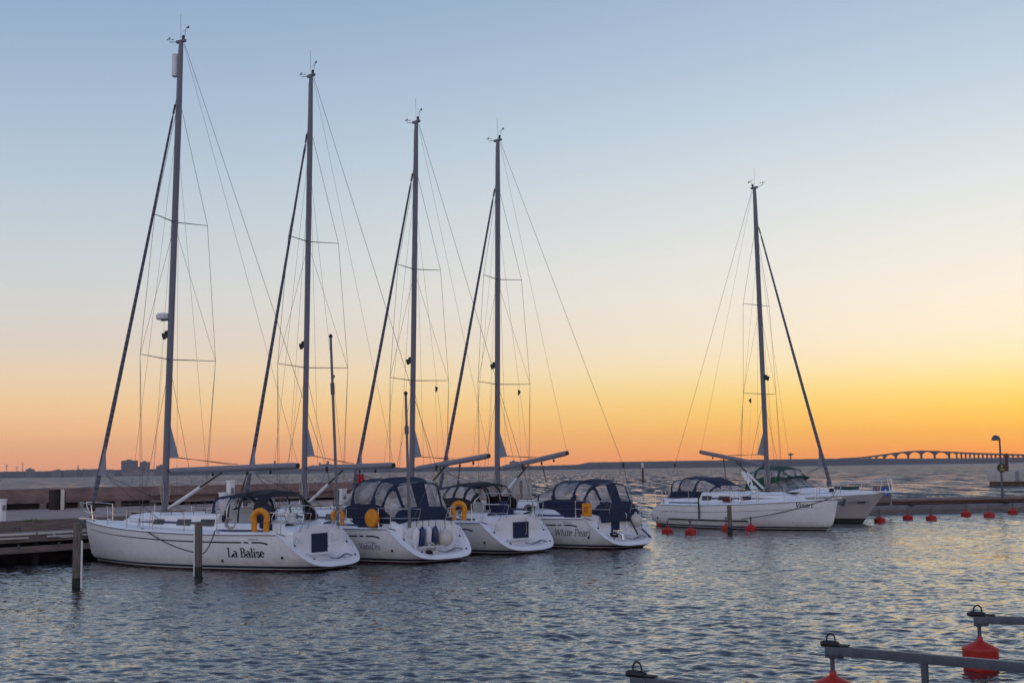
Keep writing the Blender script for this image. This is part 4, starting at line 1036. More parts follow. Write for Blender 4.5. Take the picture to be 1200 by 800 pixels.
p, r = on(b4, (.35, .75, .5)); coil('rope coil on the left side of the White Pearl transom', p, .16, 'darkrope', (.7,0,r))
p, r = on(b1, (2.75, Y1.yt(2.7,0)-.02, 1.42)); coil('pale rope hung on the rail ahead of the yellow horseshoe', p, .2, 'rope', (1.5,0,r))
p, r = on(b3, (1.9, Y3.yt(1.9,0)-.02, 1.4)); coil('rope bundle hung on the rail of the third yacht', p, .15, 'rope', (1.5,0,r))
p, r = on(b4, (3.6, Y4.yt(3.6,0)-.02, 1.42)); coil('big rope coil hung on the rail between third and fourth yacht', p, .22, 'rope', (1.5,0,r))
for (x0, x1, y, lab) in ((.78,.3,-.35,'longer black boat pole leaning on the White Pearl transom'), (.5,.16,-.95,'shorter black boat pole leaning on the White Pearl transom')):
    a, b = Y4.plane_pt(x0, y, .4 if x0 > .6 else .12), Y4.plane_pt(x1, y-.15, .08); tag(MB().tube([loc2w(b4,a), loc2w(b4,b)], .03, 8).build('boat_pole', M['rubber']), lab, 'boat pole')
# boarding plank fender board on yacht 5
e = empty('flag_staff', loc2w(b5,(3.9,-(Y5.yt(3.9,0)+.04),.45)), 0, 'short dark staff with a limp cloth at the side of the yacht facing right', 'staff')
MB().tube([(0,0,0),(0,0,1.15)], .035, 8).build('pole', M['rubber'], e); MB().grid([[(-.14,0,1.3),(.0,.02,1.15),(.14,0,1.3)],[(-.1,.03,1.05),(0,.05,.95),(.1,.03,1.05)]]).build('cloth', M['rubber'], e, solid=.02)

# ------------------------------------------------------------------ motor cruiser
def cruiser():
    bow = at(1004, 613, 0); th = math.radians(-47); d = Vector((math.cos(th), math.sin(th), 0)); S = bow - d*7.6
    e = empty('motor_cruiser', S, th, 'cream motor cruiser with green canvas top moored behind the yacht facing right', 'motor cruiser')
    L, B = 9.3, 3.1
    def beam(u): return B/2*(.93+.07*math.sin(min(1,u/.4)*math.pi/2) if u < .4 else max(0, 1-((u-.4)/.6)**2.3))
    def sheer(x): return 1.12+.38*(x/L)**1.6
    rows = []
    for sg in (1,-1):
        for t in ([0,.06,.16,.4,.62,.8,.9,1] if sg == 1 else [.9,.8,.62,.4,.16,.06,0]):
            xe = L - 1.75*t**.9; r = []
            for i in range(36):
                s_ = i/35; x = xe*s_; u = x/xe; b = beam(u)*(1-.10*t**1.2-(.42*t*u**1.5)) if t < 1 else 0
                if .06 <= t <= .16: b += .02
                z = sheer(x*L/xe)*(1-t) - .45*t; r.append((x, sg*b, z))
            rows.append(r)
    MB().grid(rows).build('hull', M['hull_cream'], e, angle=30)
    tr = MB(); f = [r[0] for r in rows]; tr.add(f, [tuple(range(len(f)))]); tr.build('transom', M['hull_cream'], e, smooth=False)
    # long domed foredeck
    rows = []
    for i in range(30):
        x = 3.4+(L-3.45)*i/29; xx = x; b = beam(x/L)-.02; sh = sheer(x); t = i/29
        h = .52*(1-t**1.5)+.0; w = b*(.86-.2*t)
        r = [(x,b,sh),(x,b-.02,sh+.05),(x,max(0,b-.14),sh+.05),(x,w*.93,sh+.07+h*.12),(x,w*.8,sh+.05+h*.7),(x,w*.5,sh+.05+h*.95),(x,0,sh+.05+h)]
        rows.append(r+[(a,-b_,c) for a,b_,c in r[::-1][1:]])
    MB().grid(rows).build('foredeck', M['deck'], e, angle=40)
    rows = []
    for i in range(8):
        x = 0+3.4*i/7; b = beam(x/L); sh = sheer(x); r = [(x,b,sh),(x,b-.02,sh+.16),(x,b-.3,sh+.16),(x,b-.34,sh-.35),(x,0,sh-.35)]
        rows.append(r+[(a,-b_,c) for a,b_,c in r[::-1][1:]])
    MB().grid(rows).build('side_deck', M['deck'], e, angle=30)
    MB().grid([[(9.3+.0,0,sheer(L)+.02),(9.3,0,sheer(L)+.09)],[(9.95,.2,sheer(L)+.02),(9.95,.2,sheer(L)+.09)],[(9.95,-.2,sheer(L)+.02),(9.95,-.2,sheer(L)+.09)],[(9.3,0,sheer(L)+.02),(9.3,0,sheer(L)+.09)]]).build('bow_platform', M['deck'], e, smooth=False) if False else None
    bp = MB(); bp.box(8.9, 9.85, -.22, .22, sheer(L)+.02, sheer(L)+.09); bp.build('bow_platform', M['deck'], e, bevel=.02)
    # windscreen
    z0 = sheer(3.8)+.5
    ws = MB(); a = [(4.9,0),(4.75,.7),(4.2,1.2),(3.0,1.32)]; pts = [(x,y) for x,y in a[::-1]]+[(x,-y) for x,y in a[1:]]
    low = [Vector((x, y, z0-(.10 if abs(y)>1 else 0)-(.12 if x<3.5 else 0))) for x,y in pts]; up = [Vector((x-.62 if x > 3.5 else x-.25, y*.86, z0+.52)) for x,y in pts]
    ws.grid([low, up]).build('windscreen', M['screen'], e, smooth=False)
    fr = MB(); fr.tube(low, .025, 6); fr.tube(up, .025, 6)
    for l, u in zip(low, up): fr.tube([l, u], .022, 6)
    fr.build('windscreen_frame', M['darkalu'], e)
    # side of the cockpit below the tent
    canopy(e, 'green_canopy', [(4.25, z0+.5, 1.0, .1, 0, .6), (3.9, z0+.40, 1.15, .62, -.1, .6), (3.2, z0+.2, 1.3, .95, .1, .58), (2.5, z0-.1, 1.38, 1.28, 0, .58), (2.0, z0-.3, 1.38, 1.2, -.15, .55), (1.75, z0-.4, 1.3, .1, 0, .55)],
        [(.15,.9,.06,.30,'clear'),(.15,.9,.35,.65,'clear'),(.15,.9,.70,.94,'clear'),(1.1,1.9,.06,.27,'clear'),(1.1,1.9,.73,.94,'clear'),(2.1,2.9,.08,.27,'clear'),(2.1,2.9,.73,.92,'clear'),(4.1,4.7,.1,.9,'clear'),(3.15,3.85,.1,.28,'clear'),(3.15,3.85,.72,.9,'clear')], 'green')
    for sg in (1,-1):
        a0, a1 = Vector((2.9, sg*1.46, z0-.45)), Vector((1.75, sg*1.3, z0+.85)); ar = MB()
        ar.grid([[a0+Vector((dx,dy,0)) for dx,dy in ((-.28,0),(.28,0),(.28,-.07*sg),(-.28,-.07*sg))],[a1+Vector((dx,dy,0)) for dx,dy in ((-.14,0),(.14,0),(.14,-.07*sg),(-.14,-.07*sg))]], closed=True)
        ar.build('arch_leg', M['rim'], e, smooth=False)
    MB().box(1.62, 1.9, -1.32, 1.32, z0+.84, z0+.92).build('radar_arch', M['rim'], e, bevel=.03)
    fd = MB()
    hatchz = sheer(7)+.42
    MB().box(6.6,7.6,-.35,.35,hatchz-.1,hatchz+.02).build('green_hatch_cover', M['green'], e, bevel=.05)
    MB().lathe([(.07,0),(.07,.3),(.0,.34)], 10, Matrix.Translation((6.2,-.25,hatchz))).build('search_light', M['rubber'], e)
    for sg in (1,-1):
        top = [Vector((x, sg*(beam(x/L)+.02-(.1 if x>8 else 0)), sheer(x)+.62)) for x in (4.4,5.4,6.4,7.4,8.3)] + [Vector((9.5, sg*.16, sheer(L)+.68))]
        MB().tube([(4.0, sg*(beam(4/L)-.05), sheer(4)+.05)]+top+[(9.6, sg*.14, sheer(L)+.1)], .018, 6).build('bow_rail', M['steel'], e)
        for x in (5.4,6.4,7.4,8.3,9.0):
            MB().tube([(x-.1, sg*max(.05,beam(x/L)-.08), sheer(x)+.04),(x, sg*max(.18,(beam(x/L)+.02-(.1 if x>8 else 0))), sheer(x)+.62)], .015, 6).build('rail_post', M['steel'], e)
        pt = []
        for x in np.linspace(.05, 8.6, 24):
            pt.append((x, sg*(beam(x/L)*.975+.03), sheer(x)*.78-.02))
        MB().tube(pt, .028, 6).build('rubbing_strip', M['greyline'], e)
    MB().box(8.0,8.4,-(beam(.9)+.0),-(beam(.9)-.08),1.02,1.12).build('hull_vent', M['rubber'], e)
    return e
b6 = cruiser()
# ------------------------------------------------------------------ quay, breakwater, pontoon
ANG = math.radians(52)
def build_quay():
    A = at(0, 626, 1.03); A.z = 0; d = Vector((math.cos(ANG), math.sin(ANG), 0)); nrm = Vector((-d.y, d.x, 0))
    z = 1.03
    W0 = at(0, 597.6, 1.35); W0.z = 0; W1 = at(617, 586, .0); W1 = Vector((.94, 83, 0)); wd = (W1-W0).normalized()
    a0 = A - d*30; a1 = A + d*26
    # upper pavement between the timber edge and the breakwater
    e0 = A + nrm*1.6 - d*30; e1 = A + nrm*1.6 + d*25; w0 = W0 - wd*40; w1 = W0 + wd*33
    m = MB(); top = [Vector((v.x, v.y, 1.35)) for v in (e0, e1, w1, w0)]; bot = [Vector((v.x, v.y, -.6)) for v in (e0, e1, w1, w0)]
    m.add(top+bot, [(0,1,2,3),(4,7,6,5),(0,4,5,1),(1,5,6,2),(2,6,7,3),(3,7,4,0)])
    tag(m.build('quay_pavement', M['conc'], smooth=False), kind='structure')
    # timber jetty along its face
    q = empty('timber_jetty', A, ANG, 'weathered timber jetty with pale edge pipes along the face of the quay', 'jetty')
    # local x along the quay, y inland
    dk = MB()
    x = -30
    while x < 25:
        dk.box(x, x+.19, 0.02, 1.58, z-.05, z); x += .205
    dk.build('deck_boards', M['wood'], q, smooth=False)
    for (y0, y1, z0, z1, mt_) in ((-.1,.0,z-.30,z-.06,'wood'), (-.12,.02,.38,.6,'wood')):
        MB().box(-30, 25, y0, y1, z0, z1).build('edge_beam', M[mt_], q, bevel=.02)
    for (xx0, xx1) in ((-30,-2.3),(-2.2,1.2),(1.3,3.6),(3.7,12),(12.1,25)):
        MB().tube([(xx0,-.14,z-.03),(xx1,-.14,z-.03)], .045, 8).build('edge_pipe', M['cream'], q)
        MB().tube([(xx0+.3,-.2,z-.14),(xx1-.3,-.2,z-.15)], .035, 8).build('edge_pipe', M['cream'], q)
    for i in range(-20, 18):
        xx = i*1.5; MB().box(xx-.09, xx+.09, .25, .42, -.8, z-.1).build('post', M['dark'], q, bevel=.02)  # shade under the jetty put into the near-black post colour
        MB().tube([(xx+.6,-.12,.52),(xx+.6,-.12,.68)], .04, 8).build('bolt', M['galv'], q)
    MB().box(-30, 25, 1.2, 1.5, -.6, z-.1).build('shade_backing', M['dark'], q, smooth=False)  # black sheet painting the shade beneath the deck
    up = MB(); up.box(-30, 25, 1.55, 1.75, z-.02, 1.40); up.build('kerb_timber', M['wood'], q, bevel=.02)
    for xx in (-9, -3.2, .9, 4.6, 9.5, 14):
        r = MB(); r.tube([(xx-.12,.5,z+.03),(xx-.12,.5,z+.16),(xx+.12,.5,z+.16),(xx+.12,.5,z+.03)], .03, 6); r.build('mooring_ring', M['galv'], q)
    # breakwater wall: heavy slab on stub posts the shade of the slot below painted near-black
    wa = math.atan2(wd.y, wd.x); w = empty('breakwater', W0, wa, 'long rusty brown concrete breakwater wall behind the moored yachts', 'wall')
    Lw = (W1-W0).length
    s = MB(); s.box(-40, Lw-10, 0, .9, 1.62, 2.33); s.build('slab', M['wall'], w, bevel=.04)
    s = MB(); s.box(-40, Lw-10, .25, .9, 1.3, 1.62); s.build('slot_shade_back', M['dark'], w, smooth=False)
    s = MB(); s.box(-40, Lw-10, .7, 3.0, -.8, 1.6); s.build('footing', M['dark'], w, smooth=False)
    i = 0; x = -38
    while x < Lw-10:
        MB().box(x, x+.3, .0, .22, 1.3, 1.617).build('stub_post', M['wood'], w, smooth=False); x += 1.9
    led = MB(); led.box(7.5, 24, -.35, -.003, 1.50, 1.62); led.box(7.5,24,-.2,-.003,1.85,1.95); led.build('timber_ledge', M['wood'], w, bevel=.01)
    s = MB(); s.box(Lw-9.9, Lw, -.3, 1.6, -.8, 2.36); s.build('end_block', M['paleconc'], w, bevel=.05)
    for k in range(6): MB().box(Lw-9.5+k*1.7, Lw-9.35+k*1.7, -.36, -.302, .1, 2.2).build('fender_batten', M['wood'], w)
    # shaded opening painted as a solid near-black box, with a pale post
    p = at(66.5, 597, 1.35)
    e = empty('opening_shade_box', p, wa, 'near-black box painting the shade of an opening in the breakwater near its left end', 'box')
    MB().box(-.28,.28,-.35,.3,0,.93).build('body', M['dark'], e, bevel=.02); MB().box(-.31,.31,-.4,.33,.93,.98).build('lid', M['wall'], e, bevel=.01)
    tag(MB().box(-.07,.07,-.07,.07,0,.95, Matrix.Translation(at(74,597,1.35)+Vector((0,-.1,0)))).build('marker_post', M['cream'], None, bevel=.02), 'pale square post beside the dark box by the breakwater', 'post')
    return q, w, A, d, nrm
QUAY, WALL, QA, QD, QN = build_quay()
def pedestal(px, py, h, w, label, z=1.35):
    p = at(px, py, z); e = empty('power_pedestal', p, ANG, label, 'power pedestal', 'service pedestals on the quay')
    MB().box(-w/2,w/2,-w/2,w/2,0,h).build('body', M['white'], e, bevel=.03); MB().box(-w/2-.02,w/2+.02,-w/2-.02,w/2+.02,h,h+.07).build('cap', M['white'], e, bevel=.02)
    MB().box(-w*.3,w*.3,-w/2-.02,-w/2,h*.55,h*.8).build('socket_panel', M['greyline'], e, bevel=.005)
pedestal(2.5, 611, .72, .19, 'white pedestal at the left edge of the photo on the quay')
pedestal(270, 597, 1.2, .26, 'taller white pedestal behind the navy sprayhood of the nearest yacht')
pedestal(263, 598, .7, .34, 'lower white pedestal beside the taller one behind the nearest sprayhood')
pedestal(402, 597, .8, .22, 'small white pedestal left of the tall navy cockpit tent')

# grass tuft on the pavement edge
tf = MB(); rg = random.Random(4); g0 = at(38, 611, 1.40)
for i in range(220):
    a = rg.uniform(0, 6.28); r_ = rg.random()**.6; x, y = r_*.55*math.cos(a), r_*.2*math.sin(a); h = rg.uniform(.05,.17)*(1.2-r_)
    tf.add([(x-.008,y,0),(x+.008,y,0),(x+rg.uniform(-.05,.05),y,h)], [(0,1,2)])
t_ = tf.build('grass_tuft', mat('dry_grass', (.08,.11,.03), .9, var=.4), None, smooth=False); t_.location = g0; tag(t_, kind='stuff')

# ------------------------------------------------------------------ person on the quay
def person():
    base = at_y(420.5, 582, 66); base.z = 1.35
    e = empty('person', base, math.radians(200), 'person in red jacket and dark trousers standing on the quay by the breakwater', 'person')
    def skin_mesh(name, verts, edges, rad, mt, root=0, parent=e, sub=2):
        me = bpy.data.meshes.new(name); me.from_pydata(verts, edges, []); o = bpy.data.objects.new(name, me); COL.objects.link(o)
        sm = o.modifiers.new('skin', 'SKIN'); sk = me.skin_vertices[0].data if me.skin_vertices else None
        if sk is None:
            bm = bmesh.new(); bm.from_mesh(me); bm.verts.layers.skin.verify(); bm.to_mesh(me); bm.free(); sk = me.skin_vertices[0].data
        for i, r in enumerate(rad): sk[i].radius = (r, r) if not isinstance(r, tuple) else r
        for i in range(len(rad)): sk[i].use_root = (i == root)
        s2 = o.modifiers.new('sub', 'SUBSURF'); s2.levels = sub; s2.render_levels = sub
        dg = bpy.context.evaluated_depsgraph_get(); ev = o.evaluated_get(dg); nm = bpy.data.meshes.new_from_object(ev)
        bpy.data.objects.remove(o); nm.name = name; o = bpy.data.objects.new(name, nm); COL.objects.link(o); nm.materials.clear(); nm.materials.append(M[mt]); o.parent = parent
        nm.polygons.foreach_set('use_smooth', [True]*len(nm.polygons)); return o
    V = [(0,0,.95),(0,0,1.12),(0,0,1.38),(0,0,1.50),(0,.01,1.56),(0,.01,1.64),(0,0,1.73),
         (.17,0,1.42),(.24,.02,1.16),(.22,.14,.93),(.21,.17,.86), (-.17,0,1.42),(-.24,.02,1.16),(-.2,.14,.95),(-.19,.17,.88),
         (.09,0,.90),(.10,.01,.50),(.10,-.01,.09),(.10,.14,.04), (-.09,0,.90),(-.11,.03,.50),(-.13,0,.09),(-.13,.15,.04)]
    E_ = [(0,1),(1,2),(2,3),(3,4),(4,5),(5,6),(2,7),(7,8),(8,9),(9,10),(2,11),(11,12),(12,13),(13,14),(0,15),(15,16),(16,17),(17,18),(0,19),(19,20),(20,21),(21,22)]
    R_ = [.13,.12,.14,.06,.055,.085,.07,.06,.045,.035,.03,.06,.045,.035,.03,.085,.06,.045,.04,.085,.06,.045,.04]
    skin_mesh('body', V, E_, R_, 'skin')
    skin_mesh('jacket', V[0:4]+V[7:10]+V[11:14], [(0,1),(1,2),(2,3),(2,4),(4,5),(5,6),(2,7),(7,8),(8,9)], [.16,.155,.17,.085,.085,.07,.055,.085,.07,.055], 'redcloth')
    skin_mesh('trousers', [V[0],V[15],V[16],(.10,0,.12),V[19],V[20],(-.13,0,.12)], [(0,1),(1,2),(2,3),(0,4),(4,5),(5,6)], [.145,.10,.078,.07,.10,.078,.07], 'darkcloth')
    h = MB()
    h.lathe([(.001,.13),(.06,.115),(.095,.06),(.1,0),(.09,-.04)], 16, Matrix.Translation((0,-.015,1.665))); h.build('hair', M['hair'], e)
    for sx in (-1, 1):
        MB().lathe([(.001,-.01),(.011,0),(.001,.01)], 8, Matrix.Translation((sx*.033,.088,1.66))).build('eye', M['rubber'], e)
    b = MB(); b.box(.3,.42,.12,.3,.62,.86) if False else None
    return e, base
PERS, pb = person()
# lit yellow lantern hanging on a post next to the person
p = at_y(427.5, 582, 66); p.z = 1.35
e = empty('lamp_post', p, 0, 'short post with glowing yellow lantern beside the person in red', 'lamp')
MB().tube([(0,0,0),(0,0,.72)], .05, 8).build('post', M['galv'], e); MB().box(-.15,.15,-.12,.12,.72,1.0).build('lantern', M['lamp'], e, bevel=.02)
MB().lathe([(.2,1.0),(.14,1.1),(.05,1.16)], 12).build('hood', M['rubber'], e)

# ------------------------------------------------------------------ piles with their white battens
def pile(px, py, pytop, w, label, strip=1, lean=(0,0)):
    p = at(px, py, 0); k = p.y/FPX; top = CAMH + at_y(px, pytop, p.y).z - CAMH; r = w*k/2
    e = empty('mooring_pile', p, 0, label, 'mooring pile', 'wooden mooring piles')
    n = 14; pr = [(r*1.02,-1.2),(r*1.02,0),(r,top*.5),(r*.97,top-.04),(r*.9,top)]
    MB().lathe(pr, n, Matrix.Rotation(math.radians(lean[0]),4,'X')@Matrix.Rotation(math.radians(lean[1]),4,'Y')).build('trunk', M['pile'], e, angle=60)
    MB().lathe([(r*1.05,-.25),(r*1.05,.22),(r*1.0,.27)], n).build('weed_band', M['weed'], e)
    if strip: MB().tube([(strip*r*1.08,-.05,-.3),(strip*r*1.08,-.05,top*.72 if strip>0 else top*.95)], r*.22, 6).build('plastic_batten', M['white'], e)
    return e, p, top, r
M['weed'] = mat('green_weed', (.018,.022,.014), .8, var=.5, scale=9, bump=.8)
pa = pile(90, 688, 612, 10.5, 'thick dark mooring pile at the bow of the nearest yacht, white batten on its right', 1)
pb_ = pile(232.5, 674, 611, 8.5, 'greenish mooring pile standing before the side of the nearest yacht', -1)
pc = pile(855.5, 624, 592, 5.5, 'thin weathered mooring pile in front of the yacht facing right', 0)

# ropes
def L1(p): return loc2w(b1, p)
ropeline('mooring_rope', at_y(60,624,44), pa[1]+Vector((0,0,pa[2]-.32)), .1, 'rope', 'pale rope from the timber jetty to the pile at the left')
ropeline('mooring_rope', L1((10.6,.3,1.42)), pa[1]+Vector((0,0,pa[2]-.25)), .12, 'darkrope', 'short dark rope from the nearest bow down to the left pile', .02)
ropeline('mooring_rope', L1((10.75,-.1,1.45)), QA+QD*7+Vector((0,0,1.12)), .15, 'rope', 'pale rope from the nearest bow to the quay')
ropeline('mooring_rope', L1((3.3,Y1.yt(3.3,0),1.2)), pb_[1]+Vector((.1,.12,.62)), .12, 'darkrope', 'dark rope from the nearest yacht stern cleat to the greenish pile', .018)
ropeline('mooring_rope', pb_[1]+Vector((0,.13,.62)), L1((6.2,Y1.yt(6.2,0),1.14)), .1, 'darkrope', 'dark rope looping from the greenish pile along the hull', .016)
ropeline('mooring_rope', loc2w(b5,(10.3,-.2,1.45)), loc2w(b5,(6.6,-2.0,.5)), .12, 'darkrope', 'dark rope hanging from the bow of the yacht facing right', .018)
ropeline('mooring_rope', loc2w(b5,(10.35,.1,1.45)), loc2w(b6,(8.2,-.9,1.35)), .08, 'rope', 'rope between the bows of the right yacht and the motor cruiser')
for bt, Yb, n_ in ((b2,Y2,'second'),(b3,Y3,'third'),(b4,Y4,'fourth')):
    w = loc2w(bt, (Yb.L-.2, 0, 1.45)); f = (w-QA); f.z = 0; s_ = f.dot(QD); ropeline('mooring_rope', w, QA+QD*s_+QN*.6+Vector((0,0,1.1)), .1, 'rope', 'rope from the bow of the %s yacht of the row to the quay' % n_)

# ------------------------------------------------------------------ pontoon across the basin
def pontoon():
    a = at(1008, 603, 0); b = at(1200, 598.8, 0); d = (b-a).normalized(); ang = math.atan2(d.y, d.x)
    e = empty('floating_pontoon', a, ang, 'low floating pontoon with timber deck behind the row of small red buoys', 'pontoon')
    Lp = 70
    x = 0
    while x < Lp: MB().box(x, min(x+11.9, Lp), 0, 2.4, -.3, .50).build('float', M['wetconc'], e, bevel=.04); x += 12
    MB().box(-.0, Lp, -.06, -.003, .16, .26).build('rubbing_timber', M['wood'], e, smooth=False)
    MB().box(0, Lp, .6, 2.9, .56, .70).build('underframe', M['rust'], e, smooth=False)
    MB().box(-.1, Lp, .5, 3.1, .702, .84).build('deck', M['wood'], e, bevel=.02)
    for i in range(11):
        MB().box(3+6*i, 3.3+6*i, -.2, .1, .5, .62).build('cleat', M['rubber'], e, bevel=.02)
    return e, a, d
M['wetconc'] = mat('damp_concrete', (.17,.17,.19), .8, var=.3, scale=1.2)
M['rust'] = mat('rusty_steel', (.12,.05,.035), .8, var=.5, scale=4)
PON, PA, PD = pontoon(); PN = Vector((-PD.y, PD.x, 0))
def lamp_post():
    p = at(1175, 583.5, .84); e = empty('street_lamp', p, 0, 'tall thin lamp post with round anchor sign on the pontoon', 'lamp post')
    h = 3.45
    MB().tube([(0,0,0),(0,0,.5),(0,0,h)], [.09,.07,.05], 10).build('pole', M['galv'], e)
    MB().tube([(0,0,h),(-.02,0,h+.06),(-.15,0,h+.1)], .035, 8).build('arm', M['galv'], e)
    MB().lathe([(.02,.3),(.12,.27),(.22,.15),(.25,.03),(.2,-.01)], 16, Matrix.Translation((-.22,0,h-.12))).build('lamp_head', M['galv'], e)
    s = MB().lathe([(.27,-.02),(.27,.02)], 28, Matrix.Translation((0,-.09,1.75)) @ Matrix.Rotation(math.pi/2,4,'X')).build('round_sign', mat('dark_sign', (.012,.03,.028), .4), e, smooth=False)
    an = MB(); y = -.125
    an.tube([(0,y,1.62),(0,y,1.86)], .022, 5); an.tube([(-.08,y,1.83),(.08,y,1.83)], .018, 5)
    an.tube([(.14*math.cos(math.radians(a)), y, 1.73+.13*math.sin(math.radians(a))) for a in range(200, 341, 14)], .022, 5)
    an.tube([(.03*math.cos(w), y, 1.89+.03*math.sin(w)) for w in [2*math.pi*i/10 for i in range(11)]], .012, 5)
    an.build('anchor_symbol', mat('yellow_sign_paint', (.6,.45,.05), .5), s)
lamp_post()
def board():
    p = at(1034.5, 588.5, .84); e = empty('notice_board', p, PD and math.atan2(PD.y, PD.x), 'brown upright board with small blue sign at the cruiser bow', 'notice board')
    MB().box(-.42,.42,-.05,.05,.0,.92).build('panel', M['wood'], e, bevel=.01); MB().box(.43,.50,-.06,.06,-.3,.95).build('post', M['greyline'], e); MB().box(-.5,-.43,-.06,.06,-.3,.92).build('post', M['greyline'], e)
    s = MB().box(-.08,.36,-.07,-.053,.35,.83).build('blue_sign', mat('blue_sign_paint', (.02,.09,.4), .4), e, smooth=False)
    q, W = lettering('4', .26, thick=.13, thin=.09); b = MB()
    for f in q: b.add([(.14+u, -.076, .46+v) for u, v in f], [(0,1,2,3)])
    b.build('sign_number', M['white'], s, smooth=False)
board()
def far_block_pier():
    a = at(1157, 569.5, 0); e = empty('concrete_pier', a, math.radians(-26), 'pale concrete pier head with brown tide line at the right edge', 'pier')
    h = at_y(1157, 550, a.y).z
    MB().box(0, 30, 0, 9, .55, h).build('upper_wall', M['paleconc'], e, bevel=.05)
    MB().box(.25, 30, .1, 8.9, -1, .548).build('tide_band', mat('tide_brown', (.09,.05,.035), .9, var=.5), e, bevel=.05)
    for x in (3.3, 8.0): MB().box(x,x+.35,-.15,.003,.6,h-.25).build('fender_post', M['greyline'], e)
    p = at(1189, 551.5, h); tag(MB().box(-.14,.14,-.14,.14,-.05,1.75, Matrix.Translation(p+Vector((0,2,0)))).build('bollard_post', M['rust'], None, bevel=.03), 'brown post standing on the concrete pier head', 'post')
far_block_pier()
# channel marks out in the strait
for (px, pyb, pyt, w, lab) in ((753.5,565,542,2.6,'thin reddish channel post standing alone in open water'),):
    y = 250; b = at_y(px, pyb, y); t = at_y(px, pyt, y); e = empty('channel_post', (b.x, y, 0), 0, lab, 'channel marker'); r = w/2*y/FPX
    MB().lathe([(r,-1),(r,t.z*.75)], 12).build('shaft', M['rust'], e); MB().lathe([(r*1.05,t.z*.75),(r*1.05,t.z)], 12).build('top_band', M['cream'], e)
# ------------------------------------------------------------------ red buoys
def make_buoy(label, loc, r=.24, h=.3, stem=.55, group='small red mooring buoys', tilt=0):
    e = empty('mooring_buoy', loc, 0, label, 'buoy', group); e.rotation_euler = (math.radians(tilt), math.radians(tilt*.6), 0)
    MB().lathe([(.02,-.18),(r*.6,-.16),(r*.96,-.06),(r,.0),(r,h-.03),(r*1.03,h),(r*.97,h+.02),(r*.17,h+.11),(r*.17,h+.15),(.03,h+.16)], 28).build('float', M['red'], e, angle=50)
    MB().tube([(0,0,h+.1),(0,0,h+.1+stem)], .028, 8).build('stem', M['galv'], e)
    if stem < .4: MB().tube([(.05*math.cos(w),0,h+.1+stem+.05*math.sin(w)) for w in [2*math.pi*i/12 for i in range(13)]], .012, 5).build('ring', M['galv'], e)
    return e
sb = [(1031,612,.26,'first small red buoy right of the cruiser bow'),(1064,609,.24,'small red buoy second from the cruiser bow'),(1091.5,609.5,.25,'small red buoy third from the cruiser bow'),(1132,604.5,.24,'small red buoy left of the lamp post'),
      (1159.5,606,.26,'largest small red buoy just left of the lamp post'),(1187,602.5,.24,'small red buoy at the right edge by the pontoon'),(782,624.5,.27,'small red buoy close to the White Pearl stern'),(809.5,625.5,.28,'red buoy before the stern of the yacht facing right'),
      (851,621,.22,'red buoy half hidden behind the thin pile'),(880,621.5,.27,'red buoy right of the thin pile'),(774,616,.2,'small dark red buoy under the stern platform of the yacht facing right')]
rg = random.Random(9)
for px, py, r, lab in sb: 
    p = at(px, py, 0); k = p.y/FPX; make_buoy(lab, p, r*(k/.045)*1.08, .19*(k/.045), .3, tilt=rg.uniform(-4,4))
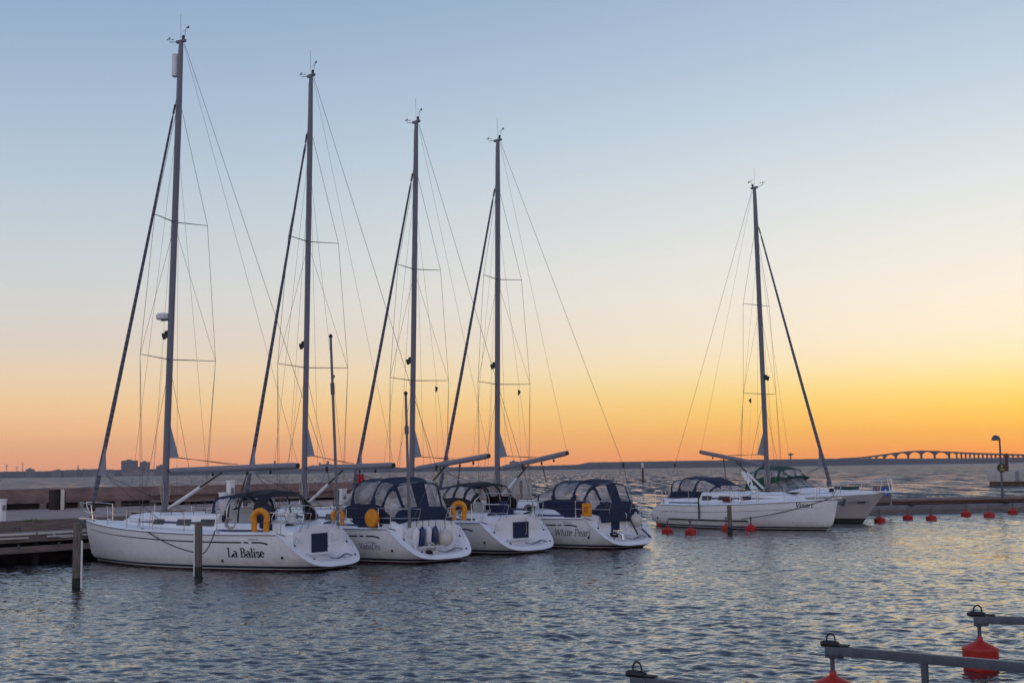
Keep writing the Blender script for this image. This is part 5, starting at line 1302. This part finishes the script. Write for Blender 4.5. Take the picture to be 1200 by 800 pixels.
# big buoys under the mooring booms in front
def boom_thing(end, label, dirv=Vector((.75,-.66,0)), L_=6.2, post=None):
    ang = math.atan2(dirv.y, dirv.x); e = empty('mooring_boom', end, ang, label, 'mooring boom', 'steel mooring booms in front')
    MB().box(.12, L_, -.05, .05, -.055, .055).build('beam', M['galv'], e, bevel=.008)
    MB().box(-.07,.13,-.055,.055,-.085,.05).build('end_bracket', M['galv'], e, bevel=.012)
    rb = MB(); rb.tube([(-.14,-.02,.07),(-.1,0,.075),(.05,0,.075),(.09,0,.07)], [.045,.065,.065,.04], 12, flat=.62); rb.build('rubber_bumper', M['rubber'], e)
    MB().box(.05,.22,-.05,.05,.06,.08).build('rubber_strip', M['rubber'], e, bevel=.012)
    MB().tube([(-.065,0,.08),(-.065,0,.13)]+[(-.01-.055*math.cos(w),0,.13+.07*math.sin(w)) for w in [math.pi*i/8 for i in range(1,8)]]+[(.045,0,.13),(.045,0,.08)], .011, 6).build('mooring_loop', M['rubber'], e)
    bt = MB()
    for x in (-.04,.04,.11): bt.lathe([(.014,0),(.014,.02)], 6, Matrix.Translation((x,-.07,-.05)) @ Matrix.Rotation(math.pi/2,4,'X'))
    bt.build('bolts', M['galv'], e)
    if post: MB().tube([(post,0,-.05),(post,0,-1.1)], .045, 8).build('prop', M['galv'], e)
    MB().box(L_-.05,L_+.1,-.25,.25,-.08,.08).build('hinge_plate', M['galv'], e, bevel=.01)
    return e
bd = Vector((.75,-.66,0)).normalized(); ends = []
for (px, py, lab, blab, tilt, post) in ((1147,725.5,'mooring boom at the right edge, farthest of the three','large red buoy carrying the farthest boom',1,None),(975,761.5,'middle mooring boom crossing the lower right corner','large red buoy cut by the bottom edge under the middle boom',-1,1.15),(748,798,'nearest mooring boom, only its tip showing at the bottom edge','large red buoy under the tip of the nearest boom',1,None)):
    p = at(px, py, .69); boom_thing(p, lab, bd if tilt<0 or py>780 else Vector((.93,-.37,0)), post=post); ends.append(p)
    make_buoy(blab, Vector((p.x, p.y, .04)), .245, .25, .25, 'large red buoys under the mooring booms', 0)
# walkway the booms are hinged to, right of the picture
w = [p+bd*6.3 for p in ends]; dd = (w[0]-w[2]).normalized()
e = empty('walkway', w[2]-dd*2+Vector((0,0,-.69)), math.atan2(dd.y, dd.x), 'timber walkway outside the right of the photo that the booms are hinged to', 'walkway')
tot = (w[0]-w[2]).length+8
MB().box(0, tot, -2.2, .05, .45, .60).build('deck', M['wood'], e, bevel=.02); MB().box(0, tot, -2.1, -.05, -.3, .447).build('float', M['paleconc'], e, bevel=.04)

# ------------------------------------------------------------------ evening haze over the strait
def haze():
    m = bpy.data.materials.new('evening_haze'); m.use_nodes = True; nt = m.node_tree; nt.nodes.clear()
    o = nt.nodes.new('ShaderNodeOutputMaterial'); v = nt.nodes.new('ShaderNodeVolumePrincipled')
    v.inputs['Color'].default_value = (0.8, 0.82, 0.9, 1); v.inputs['Density'].default_value = HAZE
    v.inputs['Anisotropy'].default_value = 0.0
    nt.links.new(v.outputs[0], o.inputs['Volume'])
    b = MB(); b.box(-5000, 5000, -1500, HAZE_FAR, -2.5, HAZE_TOP)
    h = b.build('haze', m, smooth=False); tag(h, kind='stuff')
haze()
